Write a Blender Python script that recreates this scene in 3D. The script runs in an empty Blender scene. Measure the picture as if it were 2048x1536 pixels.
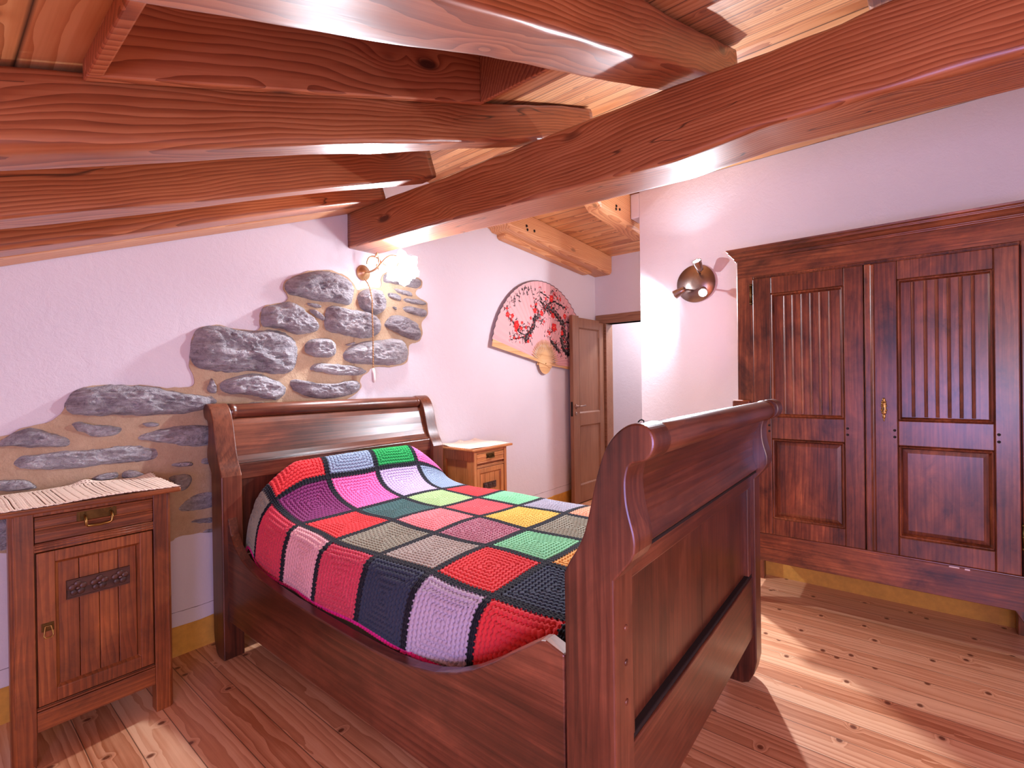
import bpy, bmesh, math, random
import numpy as np
from mathutils import Vector, Matrix, noise as mnoise
random.seed(7)
SC = bpy.context.scene
COL = SC.collection
PI = math.pi
R = math.radians

# ------------------------------------------------------------------ camera
CAMZ = 1.2
F_PX = 957.13
yaw, pit, rol = R(51.242), R(-0.251), R(-0.792)
fwd = Vector((math.sin(yaw)*math.cos(pit), math.cos(yaw)*math.cos(pit), math.sin(pit)))
rgt = Vector((math.cos(yaw), -math.sin(yaw), 0))
upv = rgt.cross(fwd)
rgt, upv = rgt*math.cos(rol)+upv*math.sin(rol), -rgt*math.sin(rol)+upv*math.cos(rol)
cd = bpy.data.cameras.new('camera')
cam = bpy.data.objects.new('camera', cd)
COL.objects.link(cam)
cd.sensor_fit = 'HORIZONTAL'; cd.sensor_width = 36.0
cd.lens = F_PX/2048*36.0
cd.clip_start = 0.02; cd.clip_end = 60
m = Matrix.Identity(4)
for i in range(3):
    m[i][0] = rgt[i]; m[i][1] = upv[i]; m[i][2] = -fwd[i]
m[0][3] = 0; m[1][3] = 0; m[2][3] = CAMZ
cam.matrix_world = m
SC.camera = cam

# ------------------------------------------------------------------ world, exposure, lights
w = bpy.data.worlds.new('dusk'); SC.world = w; w.use_nodes = True
w.node_tree.nodes['Background'].inputs[0].default_value = (0.05, 0.07, 0.14, 1)
w.node_tree.nodes['Background'].inputs[1].default_value = 0.5
SC.view_settings.view_transform = 'Standard'
SC.view_settings.look = 'None'
SC.view_settings.gamma = 1.0
SC.view_settings.use_curve_mapping = False
SC.view_settings.exposure = 0.78

def light(name, kind, loc, power, col=(1, 1, 1), size=0.05, size_y=None, to=None, spot=None, blend=0.6):
    d = bpy.data.lights.new(name, kind)
    d.energy = power; d.color = col
    if kind == 'AREA':
        d.size = size
        if size_y: d.shape = 'RECTANGLE'; d.size_y = size_y
    else:
        d.shadow_soft_size = size
    if spot: d.spot_size = R(spot); d.spot_blend = blend
    o = bpy.data.objects.new(name, d); COL.objects.link(o); o.location = loc
    if to is not None:
        o.rotation_euler = (Vector(to)-Vector(loc)).to_track_quat('-Z', 'Y').to_euler()
    return o

WHITE = (1.0, 0.96, 0.98)
COOL = (0.84, 0.90, 1.0)
WARM = (1.0, 0.88, 0.77)
BLUE = (0.42, 0.40, 1.0)
# added unseen lights: fill behind the camera, assumed dusk eave window, assumed passage lamp
light('room_fill_light', 'POINT', (-0.25, -1.05, 1.15), 26, WARM, 0.30)
light('assumed_window_light', 'AREA', (-1.02, -0.55, 0.85), 24, BLUE, 0.7, 0.6, to=(2.0, 0.25, 1.35))  # added bluish area light inside the room, in front of the assumed window
light('assumed_passage_light', 'POINT', (5.1, 1.95, 2.13), 24, WHITE, 0.05)  # unseen lamp assumed from the light edge on the open door
light('recess_fill_light', 'POINT', (4.1, 0.85, 2.25), 9, WHITE, 0.10)  # unseen fill light added to brighten the recess

# ------------------------------------------------------------------ materials
def srgb(c):
    return tuple(((v/255)/12.92 if v/255 <= 0.04045 else ((v/255+0.055)/1.055)**2.4) for v in c[:3])+(1.0,)

class NT:
    def __init__(s, name):
        s.m = bpy.data.materials.new(name); s.m.use_nodes = True
        s.t = s.m.node_tree; s.n = s.t.nodes; s.l = s.t.links
        s.b = s.n['Principled BSDF']; s.out = s.n['Material Output']
    def node(s, typ, **kw):
        n = s.n.new(typ)
        for k, v in kw.items(): setattr(n, k, v)
        return n
    def link(s, a, b): s.l.new(a, b)
    def setin(s, n, k, v):
        if hasattr(v, 'is_output') or isinstance(v, bpy.types.NodeSocket): s.l.new(v, n.inputs[k])
        else: n.inputs[k].default_value = v
    def math(s, op, a, b=None, c=None, clamp=False):
        n = s.node('ShaderNodeMath', operation=op); n.use_clamp = clamp
        s.setin(n, 0, a)
        if b is not None: s.setin(n, 1, b)
        if c is not None: s.setin(n, 2, c)
        return n.outputs[0]
    def vmath(s, op, a, b=None):
        n = s.node('ShaderNodeVectorMath', operation=op)
        s.setin(n, 0, a)
        if b is not None: s.setin(n, 1, b)
        return n.outputs[0]
    def comb(s, x, y, z):
        n = s.node('ShaderNodeCombineXYZ')
        for i, v in enumerate((x, y, z)): s.setin(n, i, v)
        return n.outputs[0]
    def sep(s, v):
        n = s.node('ShaderNodeSeparateXYZ'); s.link(v, n.inputs[0]); return n.outputs
    def obj(s): return s.node('ShaderNodeTexCoord').outputs['Object']
    def noise(s, vec, scale, detail=3, rough=0.5, dist=0.0, color=False):
        n = s.node('ShaderNodeTexNoise')
        if vec is not None: s.link(vec, n.inputs['Vector'])
        n.inputs['Scale'].default_value = scale; n.inputs['Detail'].default_value = detail
        n.inputs['Roughness'].default_value = rough; n.inputs['Distortion'].default_value = dist
        return n.outputs['Color' if color else 'Fac']
    def ramp(s, fac, stops, interp='LINEAR'):
        n = s.node('ShaderNodeValToRGB'); n.color_ramp.interpolation = interp
        e = n.color_ramp.elements
        while len(e) < len(stops): e.new(0.5)
        for el, (p, c) in zip(e, stops):
            el.position = p; el.color = c if len(c) == 4 else c+(1,)
        s.link(fac, n.inputs[0]); return n.outputs[0]
    def mix(s, fac, a, b, mode='MIX'):
        n = s.node('ShaderNodeMix', data_type='RGBA', blend_type=mode)
        s.setin(n, 0, fac); s.setin(n, 6, a); s.setin(n, 7, b)
        return n.outputs[2]
    def bump(s, h, strength=0.3, dist=0.01):
        n = s.node('ShaderNodeBump'); n.inputs['Strength'].default_value = strength
        n.inputs['Distance'].default_value = dist; s.link(h, n.inputs['Height'])
        s.link(n.outputs[0], s.b.inputs['Normal'])
    def fin(s, col=None, rough=0.5, coat=0.0, spec=0.5, metal=0.0):
        if col is not None: s.setin(s.b, 'Base Color', col)
        s.setin(s.b, 'Roughness', rough)
        s.b.inputs['Coat Weight'].default_value = coat; s.b.inputs['Coat Roughness'].default_value = 0.25
        s.b.inputs['Specular IOR Level'].default_value = spec; s.b.inputs['Metallic'].default_value = metal
        return s.m

def wood(name, dark, mid, light_, axis='X', ring=9.0, rough=0.42, coat=0.25, knots=0.6, blotch=0.35, fine=0.4,
         board=None, gap=0.012, bumpy=0.15, knotcol=None, kscale=1.0, vary=0.35, warp=0.10, mottle=0.0, crack=False):
    """grain runs along axis; board = (cross axis, width) makes separate boards"""
    s = NT(name)
    o = s.sep(s.obj())
    ix = 'XYZ'.index(axis)
    al = o[ix]; others = [o[i] for i in range(3) if i != ix]
    rnd = s.node('ShaderNodeObjectInfo').outputs['Random']
    off = s.math('MULTIPLY', rnd, 7.3)
    bright = None; groove = None
    if board:
        bi = 'XYZ'.index(board[0])
        q = s.math('DIVIDE', o[bi], board[1])
        idx = s.math('FLOOR', q); fr = s.math('FRACT', q)
        wn = s.node('ShaderNodeTexWhiteNoise', noise_dimensions='1D'); s.link(idx, wn.inputs['W'])
        off = s.math('ADD', off, s.math('MULTIPLY', wn.outputs['Value'], 23.0))
        bright = wn.outputs['Value']
        edge = s.math('MINIMUM', fr, s.math('SUBTRACT', 1.0, fr))
        groove = s.math('SMOOTHSTEP', 0.0, gap, edge) if False else s.math('DIVIDE', edge, gap, clamp=True)
    A = s.math('ADD', al, off)
    sh = s.math('MULTIPLY', s.math('SUBTRACT', s.math('FRACT', s.math('MULTIPLY', off, 1.7)), 0.5), 0.12)
    ctr = (0, 0.13, 0.21)
    if board:
        k = [i for i in range(3) if i != ix].index(bi)
        others[k] = s.math('MULTIPLY', s.math('SUBTRACT', fr, 0.5), board[1])
        ctr = (0, 0.0, 0.075) if k == 0 else (0, 0.075, 0.0)
    p = s.comb(A, s.math('ADD', others[0], sh), others[1])
    # slow warp
    wv = s.noise(s.vmath('MULTIPLY', p, (1.1, 4.0, 4.0)), 1.0, 2, 0.5, 0.0, True)
    wv = s.vmath('MULTIPLY', s.vmath('SUBTRACT', wv, (0.5, 0.5, 0.5)), (0.0, warp, warp))
    q = s.vmath('ADD', p, wv)
    # knots
    vo = s.node('ShaderNodeTexVoronoi'); vo.feature = 'F1'
    if board:
        vo.voronoi_dimensions = '2D'; kr = 0.055
        s.link(s.comb(s.math('MULTIPLY', A, 3.6*kscale), s.math('MULTIPLY', fr, 0.42), 0.0), vo.inputs['Vector'])
    else:
        kr = 0.13
        s.link(s.vmath('MULTIPLY', p, (1.9*kscale, 5.5*kscale, 5.5*kscale)), vo.inputs['Vector'])
    vo.inputs['Scale'].default_value = 1.0
    kd = vo.outputs['Distance']
    km = s.math('SUBTRACT', 1.0, s.math('DIVIDE', kd, kr*2.6, clamp=True), clamp=True)
    km2 = s.math('MULTIPLY', km, km)
    kq = s.vmath('ADD', q, s.comb(0.0, s.math('MULTIPLY', km2, 0.045*knots), s.math('MULTIPLY', km2, 0.045*knots)))
    wa = s.node('ShaderNodeTexWave'); wa.wave_type = 'RINGS'; wa.rings_direction = 'X'; wa.wave_profile = 'SAW'
    s.link(s.vmath('ADD', s.vmath('MULTIPLY', kq, (0.25, 1.0, 1.0)), ctr), wa.inputs['Vector'])
    wa.inputs['Scale'].default_value = ring; wa.inputs['Distortion'].default_value = 2.5
    wa.inputs['Detail'].default_value = 2.5; wa.inputs['Detail Scale'].default_value = 1.0
    fi = s.noise(s.vmath('MULTIPLY', p, (2.5, 110.0, 110.0)), 1.0, 3, 0.6)
    bl = s.noise(s.vmath('MULTIPLY', p, (1.6, 5.0, 5.0)), 1.0, 3, 0.6)
    v = s.math('MULTIPLY', s.math('POWER', wa.outputs['Fac'], 1.6), 1.0-fine)
    v = s.math('ADD', v, s.math('MULTIPLY', fi, fine))
    v = s.math('ADD', v, s.math('MULTIPLY', s.math('SUBTRACT', bl, 0.5), 2*blotch))
    if bright is not None: v = s.math('ADD', v, s.math('MULTIPLY', s.math('SUBTRACT', bright, 0.5), vary))
    c = s.ramp(v, [(0.12, srgb(light_)), (0.5, srgb(mid)), (0.9, srgb(dark))])
    if knots:
        kc = srgb(knotcol or [x*0.45 for x in dark])
        kk = s.math('SUBTRACT', 1.0, s.math('DIVIDE', kd, kr, clamp=True), clamp=True)
        c = s.mix(s.math('MULTIPLY', s.math('MULTIPLY', kk, 2.0, clamp=True), min(1, knots)), c, kc)
    if crack:
        cn = s.noise(s.vmath('MULTIPLY', p, (0.7, 8.0, 8.0)), 1.0, 3, 0.45)
        cl_ = s.math('SUBTRACT', 1.0, s.math('DIVIDE', s.math('ABSOLUTE', s.math('SUBTRACT', cn, 0.5)), 0.006, clamp=True), clamp=True)
        gate = s.math('GREATER_THAN', s.noise(s.vmath('MULTIPLY', p, (1.3, 5.0, 5.0)), 1.0, 1, 0.5), 0.55)
        c = s.mix(s.math('MULTIPLY', s.math('MULTIPLY', cl_, gate), 0.85), c, srgb((38, 16, 10)))
    if mottle:
        mo = s.noise(s.vmath('MULTIPLY', p, (4.5, 8.0, 8.0)), 1.0, 6, 0.68, 0.6)
        mo2 = s.noise(s.vmath('MULTIPLY', p, (14, 26, 26)), 1.0, 4, 0.6, 0.3)
        mm = s.math('ADD', mo, s.math('MULTIPLY', s.math('SUBTRACT', mo2, 0.5), 0.35))
        c = s.mix(mottle, c, s.ramp(mm, [(0.30, (0.22, 0.18, 0.17)), (0.46, (0.75, 0.72, 0.7)), (0.6, (1.08, 1.08, 1.05)), (0.72, (1.55, 1.5, 1.4))]), 'MULTIPLY')
    h = s.math('MULTIPLY', fi, 0.5)
    if groove is not None:
        c = s.mix(groove, srgb([x*0.35 for x in dark]), c)
        h = s.math('ADD', h, s.math('MULTIPLY', groove, 1.5))
    if bumpy: s.bump(h, bumpy, 0.003)
    return s.fin(c, rough, coat)

def plain(name, col, rough=0.5, metal=0.0, nz=0.0, scale=20, coat=0.0):
    s = NT(name)
    c = srgb(col)
    if nz:
        f = s.noise(s.obj(), scale, 4, 0.6)
        c = s.mix(f, srgb([x*(1-nz) for x in col]), srgb([min(255, x*(1+nz)) for x in col]))
    return s.fin(c, rough, coat, 0.5, metal)

def plaster(name, col, crack=False):
    s = NT(name)
    o = s.obj()
    a = s.noise(o, 16, 6, 0.66, 0.6)
    b = s.noise(o, 70, 4, 0.6, 1.5)
    c = s.noise(o, 2.2, 3, 0.5)
    base = s.mix(c, srgb([x*0.955 for x in col]), srgb(col))
    if crack:
        z = s.sep(o)[2]
        zz = s.math('ABSOLUTE', s.math('SUBTRACT', z, s.math('ADD', 0.186, s.math('MULTIPLY', s.noise(o, 6, 3), 0.016))))
        k = s.math('LESS_THAN', zz, s.math('MULTIPLY', s.noise(o, 20, 2), 0.0032))
        base = s.mix(s.math('MULTIPLY', k, 0.7), base, srgb((90, 70, 70)))
    h = s.math('ADD', s.math('MULTIPLY', a, 1.0), s.math('MULTIPLY', b, 0.35))
    s.bump(h, 0.3, 0.010)
    return s.fin(base, 0.75, 0, 0.3)

M = {}
M['plaster'] = plaster('plaster', (226, 216, 222), True)
M['plaster_plain'] = plaster('plaster_plain', (226, 216, 222))
M['yellow'] = plain('yellow_paint', (206, 152, 62), 0.75, 0, 0.12, 30)
M['floor'] = wood('floor_boards', (176, 108, 70), (216, 154, 114), (238, 190, 150), 'Y', 24, 0.36, 0.15, 0.9, 0.25, 0.6, ('X', 0.112), 0.018, 0.1, (104, 50, 30), 1.25, 0.5, 0.035)
M['ceil_left'] = wood('ceiling_boards', (168, 98, 54), (208, 140, 86), (230, 174, 120), 'Y', 24, 0.45, 0.1, 0.5, 0.25, 0.5, ('X', 0.112), 0.05, 0.15, (110, 52, 30), 1.0, 0.4, 0.05)
M['beam'] = wood('larch_beam', (104, 47, 22), (150, 79, 43), (186, 116, 74), 'X', 24, 0.40, 0.3, 0.9, 0.34, 0.55, knotcol=(66, 26, 16), bumpy=0.12, kscale=1.0, warp=0.13, crack=True)
M['beam_light'] = wood('pine_beam', (168, 100, 60), (206, 140, 92), (224, 168, 118), 'X', 24, 0.46, 0.1, 0.5, 0.22, 0.5, kscale=1.2)
for ax in 'XYZ':
    M['bed'+ax] = wood('bed_walnut_'+ax, (46, 21, 13), (94, 46, 29), (130, 74, 50), ax, 18, 0.34, 0.3, 0.1, 0.7, 0.86, bumpy=0.04, mottle=0.5)
    M['stand'+ax] = wood('nightstand_oak_'+ax, (70, 31, 11), (124, 62, 26), (164, 92, 44), ax, 22, 0.42, 0.2, 0.1, 0.5, 0.80, bumpy=0.06, mottle=0.6)
    M['pine'+ax] = wood('small_stand_wood_'+ax, (134, 72, 34), (182, 110, 58), (206, 140, 82), ax, 22, 0.42, 0.2, 0.1, 0.4, 0.72, bumpy=0.06, mottle=0.3)
    M['ward'+ax] = wood('wardrobe_walnut_'+ax, (48, 19, 10), (112, 54, 30), (158, 90, 54), ax, 18, 0.34, 0.3, 0.15, 0.6, 0.85, bumpy=0.04, kscale=1.2, mottle=0.9)
    M['door'+ax] = wood('door_wood_'+ax, (104, 66, 46), (142, 98, 72), (164, 120, 92), ax, 26, 0.5, 0.1, 0.1, 0.35, 0.72, bumpy=0.05)
M['sky_board'] = wood('skylight_board', (124, 55, 28), (172, 92, 54), (200, 122, 80), 'X', 22, 0.44, 0.15, 0.9, 0.22, 0.45, knotcol=(60, 24, 16), kscale=1.2, warp=0.13)
M['brass'] = plain('old_brass', (150, 116, 64), 0.35, 1.0, 0.25, 60)
M['brass_dark'] = plain('dark_brass', (92, 70, 40), 0.42, 1.0, 0.3, 60)
M['lamp_gold'] = plain('lamp_gold', (196, 158, 116), 0.35, 0.8, 0.1, 40)
M['steel'] = plain('brushed_steel', (150, 132, 124), 0.32, 1.0, 0.1, 40)
M['iron'] = plain('black_iron', (28, 24, 22), 0.5, 0.6)
M['cord'] = plain('twisted_cord', (170, 128, 88), 0.8, 0, 0.25, 200)
M['white_plastic'] = plain('white_plastic', (225, 208, 204), 0.5)
M['lace'] = plain('ecru_cotton', (240, 214, 196), 0.9, 0, 0.08, 120)
M['mattress'] = plain('mattress_ticking', (206, 196, 188), 0.9, 0, 0.05, 30)
M['dark'] = plain('dark_peg_or_shade', (26, 12, 9), 0.8)  # for pegs, keyhole and the footboard's painted shadow lines
M['carved'] = wood('carved_dark', (30, 14, 9), (58, 28, 18), (84, 44, 28), 'X', 5, 0.45, 0.2, 0, 0.3, 0.5)
M['bamboo'] = wood('bamboo', (186, 130, 80), (214, 164, 110), (230, 188, 136), 'X', 6, 0.45, 0.1, 0, 0.15, 0.6, bumpy=0.05)

def emis(name, col, strength):
    s = NT(name); s.b.inputs['Base Color'].default_value = srgb(col)
    s.b.inputs['Emission Color'].default_value = srgb(col); s.b.inputs['Emission Strength'].default_value = strength
    return s.m
M['led'] = emis('led_lens', (250, 246, 255), 40)
M['bulb'] = emis('bulb', (250, 248, 255), 12)

def shade_mat():
    s = NT('frosted_glass_shade')
    tr = s.node('ShaderNodeBsdfTransparent'); tl = s.node('ShaderNodeBsdfTranslucent')
    tl.inputs[0].default_value = (0.95, 0.95, 0.97, 1)
    gl = s.node('ShaderNodeBsdfGlossy'); gl.inputs['Roughness'].default_value = 0.12
    m1 = s.node('ShaderNodeMixShader'); m1.inputs[0].default_value = 0.5
    s.link(tr.outputs[0], m1.inputs[1]); s.link(tl.outputs[0], m1.inputs[2])
    m2 = s.node('ShaderNodeMixShader'); m2.inputs[0].default_value = 0.08
    s.link(m1.outputs[0], m2.inputs[1]); s.link(gl.outputs[0], m2.inputs[2])
    em = s.node('ShaderNodeEmission'); em.inputs[0].default_value = (0.95, 0.95, 1, 1); em.inputs[1].default_value = 0.25
    ad = s.node('ShaderNodeAddShader'); s.link(m2.outputs[0], ad.inputs[0]); s.link(em.outputs[0], ad.inputs[1])
    s.link(ad.outputs[0], s.out.inputs[0])
    return s.m
M['shade'] = shade_mat()

def glass_mat():
    s = NT('window_glass')
    s.b.inputs['Transmission Weight'].default_value = 1.0; s.b.inputs['Roughness'].default_value = 0.02
    s.b.inputs['IOR'].default_value = 1.1
    return s.m
M['glass'] = glass_mat()

def stone_mat():
    s = NT('grey_fieldstone')
    o = s.obj()
    rnd = s.node('ShaderNodeObjectInfo').outputs['Random']
    q = s.vmath('ADD', o, s.comb(s.math('MULTIPLY', rnd, 9.0), 0.0, s.math('MULTIPLY', rnd, 5.0)))
    a = s.noise(s.vmath('MULTIPLY', q, (1, 1, 2.2)), 9, 6, 0.68, 0.6)
    b = s.noise(q, 70, 5, 0.7)
    st = s.noise(s.vmath('MULTIPLY', q, (6, 6, 40)), 1.5, 4, 0.6, 1.0)
    v = s.math('ADD', s.math('MULTIPLY', a, 0.5), s.math('ADD', s.math('MULTIPLY', b, 0.3), s.math('MULTIPLY', st, 0.25)))
    v = s.math('ADD', v, s.math('MULTIPLY', s.math('SUBTRACT', rnd, 0.5), 0.10))
    c = s.ramp(v, [(0.3, srgb((92, 86, 92))), (0.44, srgb((166, 158, 164))), (0.58, srgb((206, 200, 204))), (0.75, srgb((236, 232, 232)))])
    h = s.math('ADD', s.math('MULTIPLY', a, 2.2), s.math('ADD', s.math('MULTIPLY', b, 0.6), s.math('MULTIPLY', st, 0.6)))
    s.bump(h, 1.0, 0.03)
    return s.fin(c, 0.85, 0, 0.25)
M['stone'] = stone_mat()

def mortar_mat():
    s = NT('sandy_mortar')
    o = s.obj()
    a = s.noise(o, 7, 5, 0.65); b = s.noise(o, 90, 4, 0.7)
    c = s.mix(a, srgb((170, 136, 106)), srgb((224, 198, 166)))
    c = s.mix(s.math('MULTIPLY', b, 0.35), c, srgb((120, 92, 70)))
    s.bump(s.math('ADD', a, s.math('MULTIPLY', b, 0.4)), 0.6, 0.02)
    return s.fin(c, 0.9, 0, 0.2)
M['mortar'] = mortar_mat()

def yarn_mat():
    s = NT('crochet_yarn')
    at = s.node('ShaderNodeAttribute'); at.attribute_name = 'yarn'
    f = s.noise(s.obj(), 420, 3, 0.7)
    c = s.mix(s.math('MULTIPLY', f, 0.15), at.outputs['Color'], s.mix(1.0, at.outputs['Color'], (0.55, 0.55, 0.55, 1), 'MULTIPLY'))
    s.bump(f, 0.5, 0.002)
    s.b.inputs['Sheen Weight'].default_value = 0.15
    return s.fin(c, 0.9, 0, 0.15)
M['yarn'] = yarn_mat()

def print_mat():
    s = NT('painted_fan_cloth')
    at = s.node('ShaderNodeAttribute'); at.attribute_name = 'print'
    return s.fin(at.outputs['Color'], 0.7, 0, 0.2)
M['fan_print'] = print_mat()

# ------------------------------------------------------------------ mesh helpers
def world_off(parent):
    v = Vector((0, 0, 0))
    while parent is not None:
        v += parent.location; parent = parent.parent
    return v

class MB:
    def __init__(s): s.v = []; s.f = []
    def add(s, vs, fs):
        k = len(s.v); s.v += [tuple(p) for p in vs]; s.f += [tuple(i+k for i in f) for f in fs]; return s
    def box(s, x0, x1, y0, y1, z0, z1, fn=None):
        if x0 > x1: x0, x1 = x1, x0
        if y0 > y1: y0, y1 = y1, y0
        if z0 > z1: z0, z1 = z1, z0
        vs = [(x, y, z) for z in (z0, z1) for y in (y0, y1) for x in (x0, x1)]
        if fn: vs = [fn(*p) for p in vs]
        return s.add(vs, [(0, 2, 3, 1), (4, 5, 7, 6), (0, 1, 5, 4), (2, 6, 7, 3), (0, 4, 6, 2), (1, 3, 7, 5)])
    def prism(s, prof, a, b, fn):
        """closed profile of (p,q), extruded from a to b; fn(p,q,t) -> xyz"""
        n = len(prof)
        vs = [fn(p, q, a) for p, q in prof]+[fn(p, q, b) for p, q in prof]
        fs = [tuple(range(n-1, -1, -1)), tuple(range(n, 2*n))]
        fs += [(i, (i+1) % n, n+(i+1) % n, n+i) for i in range(n)]
        return s.add(vs, fs)
    def tube(s, pts, r, n=8, closed=False):
        pts = [Vector(p) for p in pts]; k = len(pts)
        rs = r if isinstance(r, (list, tuple)) else [r]*k
        vs = []; fs = []
        prev = None
        for i, p in enumerate(pts):
            if closed: t = pts[(i+1) % k]-pts[i-1]
            else: t = pts[min(i+1, k-1)]-pts[max(i-1, 0)]
            t.normalize()
            if prev is None:
                a = t.orthogonal().normalized()
            else:
                a = prev-t*prev.dot(t)
                a = a.normalized() if a.length > 1e-6 else t.orthogonal().normalized()
            prev = a; b = t.cross(a)
            for j in range(n):
                th = 2*PI*j/n
                vs.append(p+(a*math.cos(th)+b*math.sin(th))*rs[i])
        m_ = k if closed else k-1
        for i in range(m_):
            for j in range(n):
                i2 = (i+1) % k
                fs.append((i*n+j, i*n+(j+1) % n, i2*n+(j+1) % n, i2*n+j))
        if not closed:
            fs.append(tuple(range(n-1, -1, -1))); fs.append(tuple((k-1)*n+j for j in range(n)))
        return s.add(vs, fs)
    def lathe(s, prof, org, axis, n=24):
        """prof: (r, h) along axis from org"""
        ax = Vector(axis).normalized(); a = ax.orthogonal().normalized(); b = ax.cross(a); o = Vector(org)
        vs = []; fs = []
        for r, h in prof:
            for j in range(n):
                th = 2*PI*j/n
                vs.append(o+ax*h+(a*math.cos(th)+b*math.sin(th))*r)
        for i in range(len(prof)-1):
            for j in range(n):
                fs.append((i*n+j, i*n+(j+1) % n, (i+1)*n+(j+1) % n, (i+1)*n+j))
        fs.append(tuple(range(n-1, -1, -1))); fs.append(tuple((len(prof)-1)*n+j for j in range(n)))
        return s.add(vs, fs)
    def ell(s, c, r, nu=10, nv=7):
        vs = []; fs = []
        for i in range(nv+1):
            ph = PI*i/nv
            for j in range(nu):
                th = 2*PI*j/nu
                vs.append((c[0]+r[0]*math.sin(ph)*math.cos(th), c[1]+r[1]*math.sin(ph)*math.sin(th), c[2]+r[2]*math.cos(ph)))
        for i in range(nv):
            for j in range(nu):
                fs.append((i*nu+j, (i+1)*nu+j, (i+1)*nu+(j+1) % nu, i*nu+(j+1) % nu))
        return s.add(vs, fs)
    def build(s, name, mat, parent=None, smooth=False, bevel=0.0, matrix=None, seg=2):
        me = bpy.data.meshes.new(name)
        off = world_off(parent)
        me.from_pydata([tuple(Vector(p)-off) for p in s.v] if matrix is None else s.v, [], s.f)
        bm = bmesh.new(); bm.from_mesh(me)
        if smooth: bmesh.ops.remove_doubles(bm, verts=bm.verts, dist=1e-6)
        bmesh.ops.recalc_face_normals(bm, faces=bm.faces)
        bm.to_mesh(me); bm.free()
        if smooth: me.polygons.foreach_set('use_smooth', [True]*len(me.polygons))
        me.materials.append(mat)
        o = bpy.data.objects.new(name, me); COL.objects.link(o)
        if matrix is not None: o.matrix_world = matrix
        if parent is not None: o.parent = parent
        if bevel:
            b = o.modifiers.new('bevel', 'BEVEL'); b.width = bevel; b.segments = seg
            b.limit_method = 'ANGLE'; b.angle_limit = R(40)
        return o

def tag(o, label=None, cat=None, group=None, kind=None):
    if label: o['label'] = label
    if cat: o['category'] = cat
    if group: o['group'] = group
    if kind: o['kind'] = kind
    return o

def thing(name, loc, label, cat, group=None):
    o = bpy.data.objects.new(name, None); COL.objects.link(o); o.location = loc
    o.empty_display_size = 0.1
    return tag(o, label, cat, group)

def struct(o, label=None):
    o['kind'] = 'structure'
    if label: o['label'] = label
    return o

def lerp_tab(x, tab):
    if x <= tab[0][0]: return tab[0][1]
    for (a, b), (c, d) in zip(tab, tab[1:]):
        if x <= c:
            t = (x-a)/(c-a); return b+(d-b)*t
    return tab[-1][1]

def smooth_poly(pts, n=3):
    """Chaikin on a closed polygon"""
    for _ in range(n):
        q = []
        for i in range(len(pts)):
            a = pts[i]; b = pts[(i+1) % len(pts)]
            q.append((a[0]*.75+b[0]*.25, a[1]*.75+b[1]*.25)); q.append((a[0]*.25+b[0]*.75, a[1]*.25+b[1]*.75))
        pts = q
    return pts

def smooth_open(pts, n=2):
    for _ in range(n):
        q = [pts[0]]
        for a, b in zip(pts, pts[1:]):
            q.append(tuple(a[i]*.75+b[i]*.25 for i in range(len(a)))); q.append(tuple(a[i]*.25+b[i]*.75 for i in range(len(a))))
        q.append(pts[-1]); pts = q
    return pts

# ------------------------------------------------------------------ the room
YB = 2.505          # inner face of the wall behind the bed
XR = 3.25           # inner face of the wall behind the wardrobe
XE = 4.56           # wall with the door
S, K0 = 0.399, 1.71  # underside of the boards on the low roof slope: z = K0 + S x
XRIDGE = 2.19
def ceil_z(x): return K0+S*x if x < XRIDGE else K0+S*XRIDGE-0.038*(x-XRIDGE)

fl = MB().box(-1.3, 6.2, -1.5, 3.6, -0.05, 0.0).build('floor', M['floor']); struct(fl, 'knotty larch plank floor')

def gable_wall(name, y0, y1, x0, x1):
    pr = [(x0, 0), (x1, 0), (x1, ceil_z(x1)+0.02)]
    if x0 < XRIDGE < x1: pr.append((XRIDGE, ceil_z(XRIDGE)+0.02))
    pr.append((x0, ceil_z(x0)+0.02))
    return MB().prism(pr, y0, y1, lambda p, q, t: (p, t, q)).build(name, M['plaster'])
struct(gable_wall('wall_back', YB, YB+0.12, -1.3, XE+0.1), 'rough white plaster wall behind the bed')
struct(gable_wall('wall_front', -1.5, -1.38, -1.3, XE+0.1))
# low eave wall with a hole for the assumed window
wl = MB()
zt = ceil_z(-1.18)+0.03
wl.box(-1.3, -1.18, -1.38, -0.95, 0, zt).box(-1.3, -1.18, -0.15, YB, 0, zt).box(-1.3, -1.18, -0.95, -0.15, 0, 0.5).box(-1.3, -1.18, -0.95, -0.15, 1.15, zt)
struct(wl.build('wall_left', M['plaster']))
struct(MB().box(XR, XR+0.15, -1.38, 1.42, 0, ceil_z(XR)+0.01).build('wall_right', M['plaster']), 'white plaster wall behind the wardrobe')
struct(MB().box(XR+0.15, XE, 0.5, 0.6, 0, ceil_z(XR+0.15)).build('wall_recess', M['plaster_plain']))
we = MB()
zc = ceil_z(XE)+0.01
we.box(XE, XE+0.12, 2.41, YB, 0, zc).box(XE, XE+0.12, 1.60, 2.41, 1.80, zc).box(XE, XE+0.12, 0.5, 1.60, 0, zc)
struct(we.build('wall_end', M['plaster_plain']), 'plaster wall with the door opening')
pas = MB()
pas.box(5.75, 5.85, 0.6, 3.5, 0, 2.4).box(XE+0.12, 5.85, 0.6, 0.7, 0, 2.4).box(XE+0.12, 5.85, 3.4, 3.5, 0, 2.4)
struct(pas.build('wall_passage', M['plaster_plain']), 'pale plaster wall of the passage beyond the door')
struct(MB().box(XE+0.12, 5.85, 0.6, 3.5, 2.4, 2.45).build('ceiling_passage', M['plaster_plain']))

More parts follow.
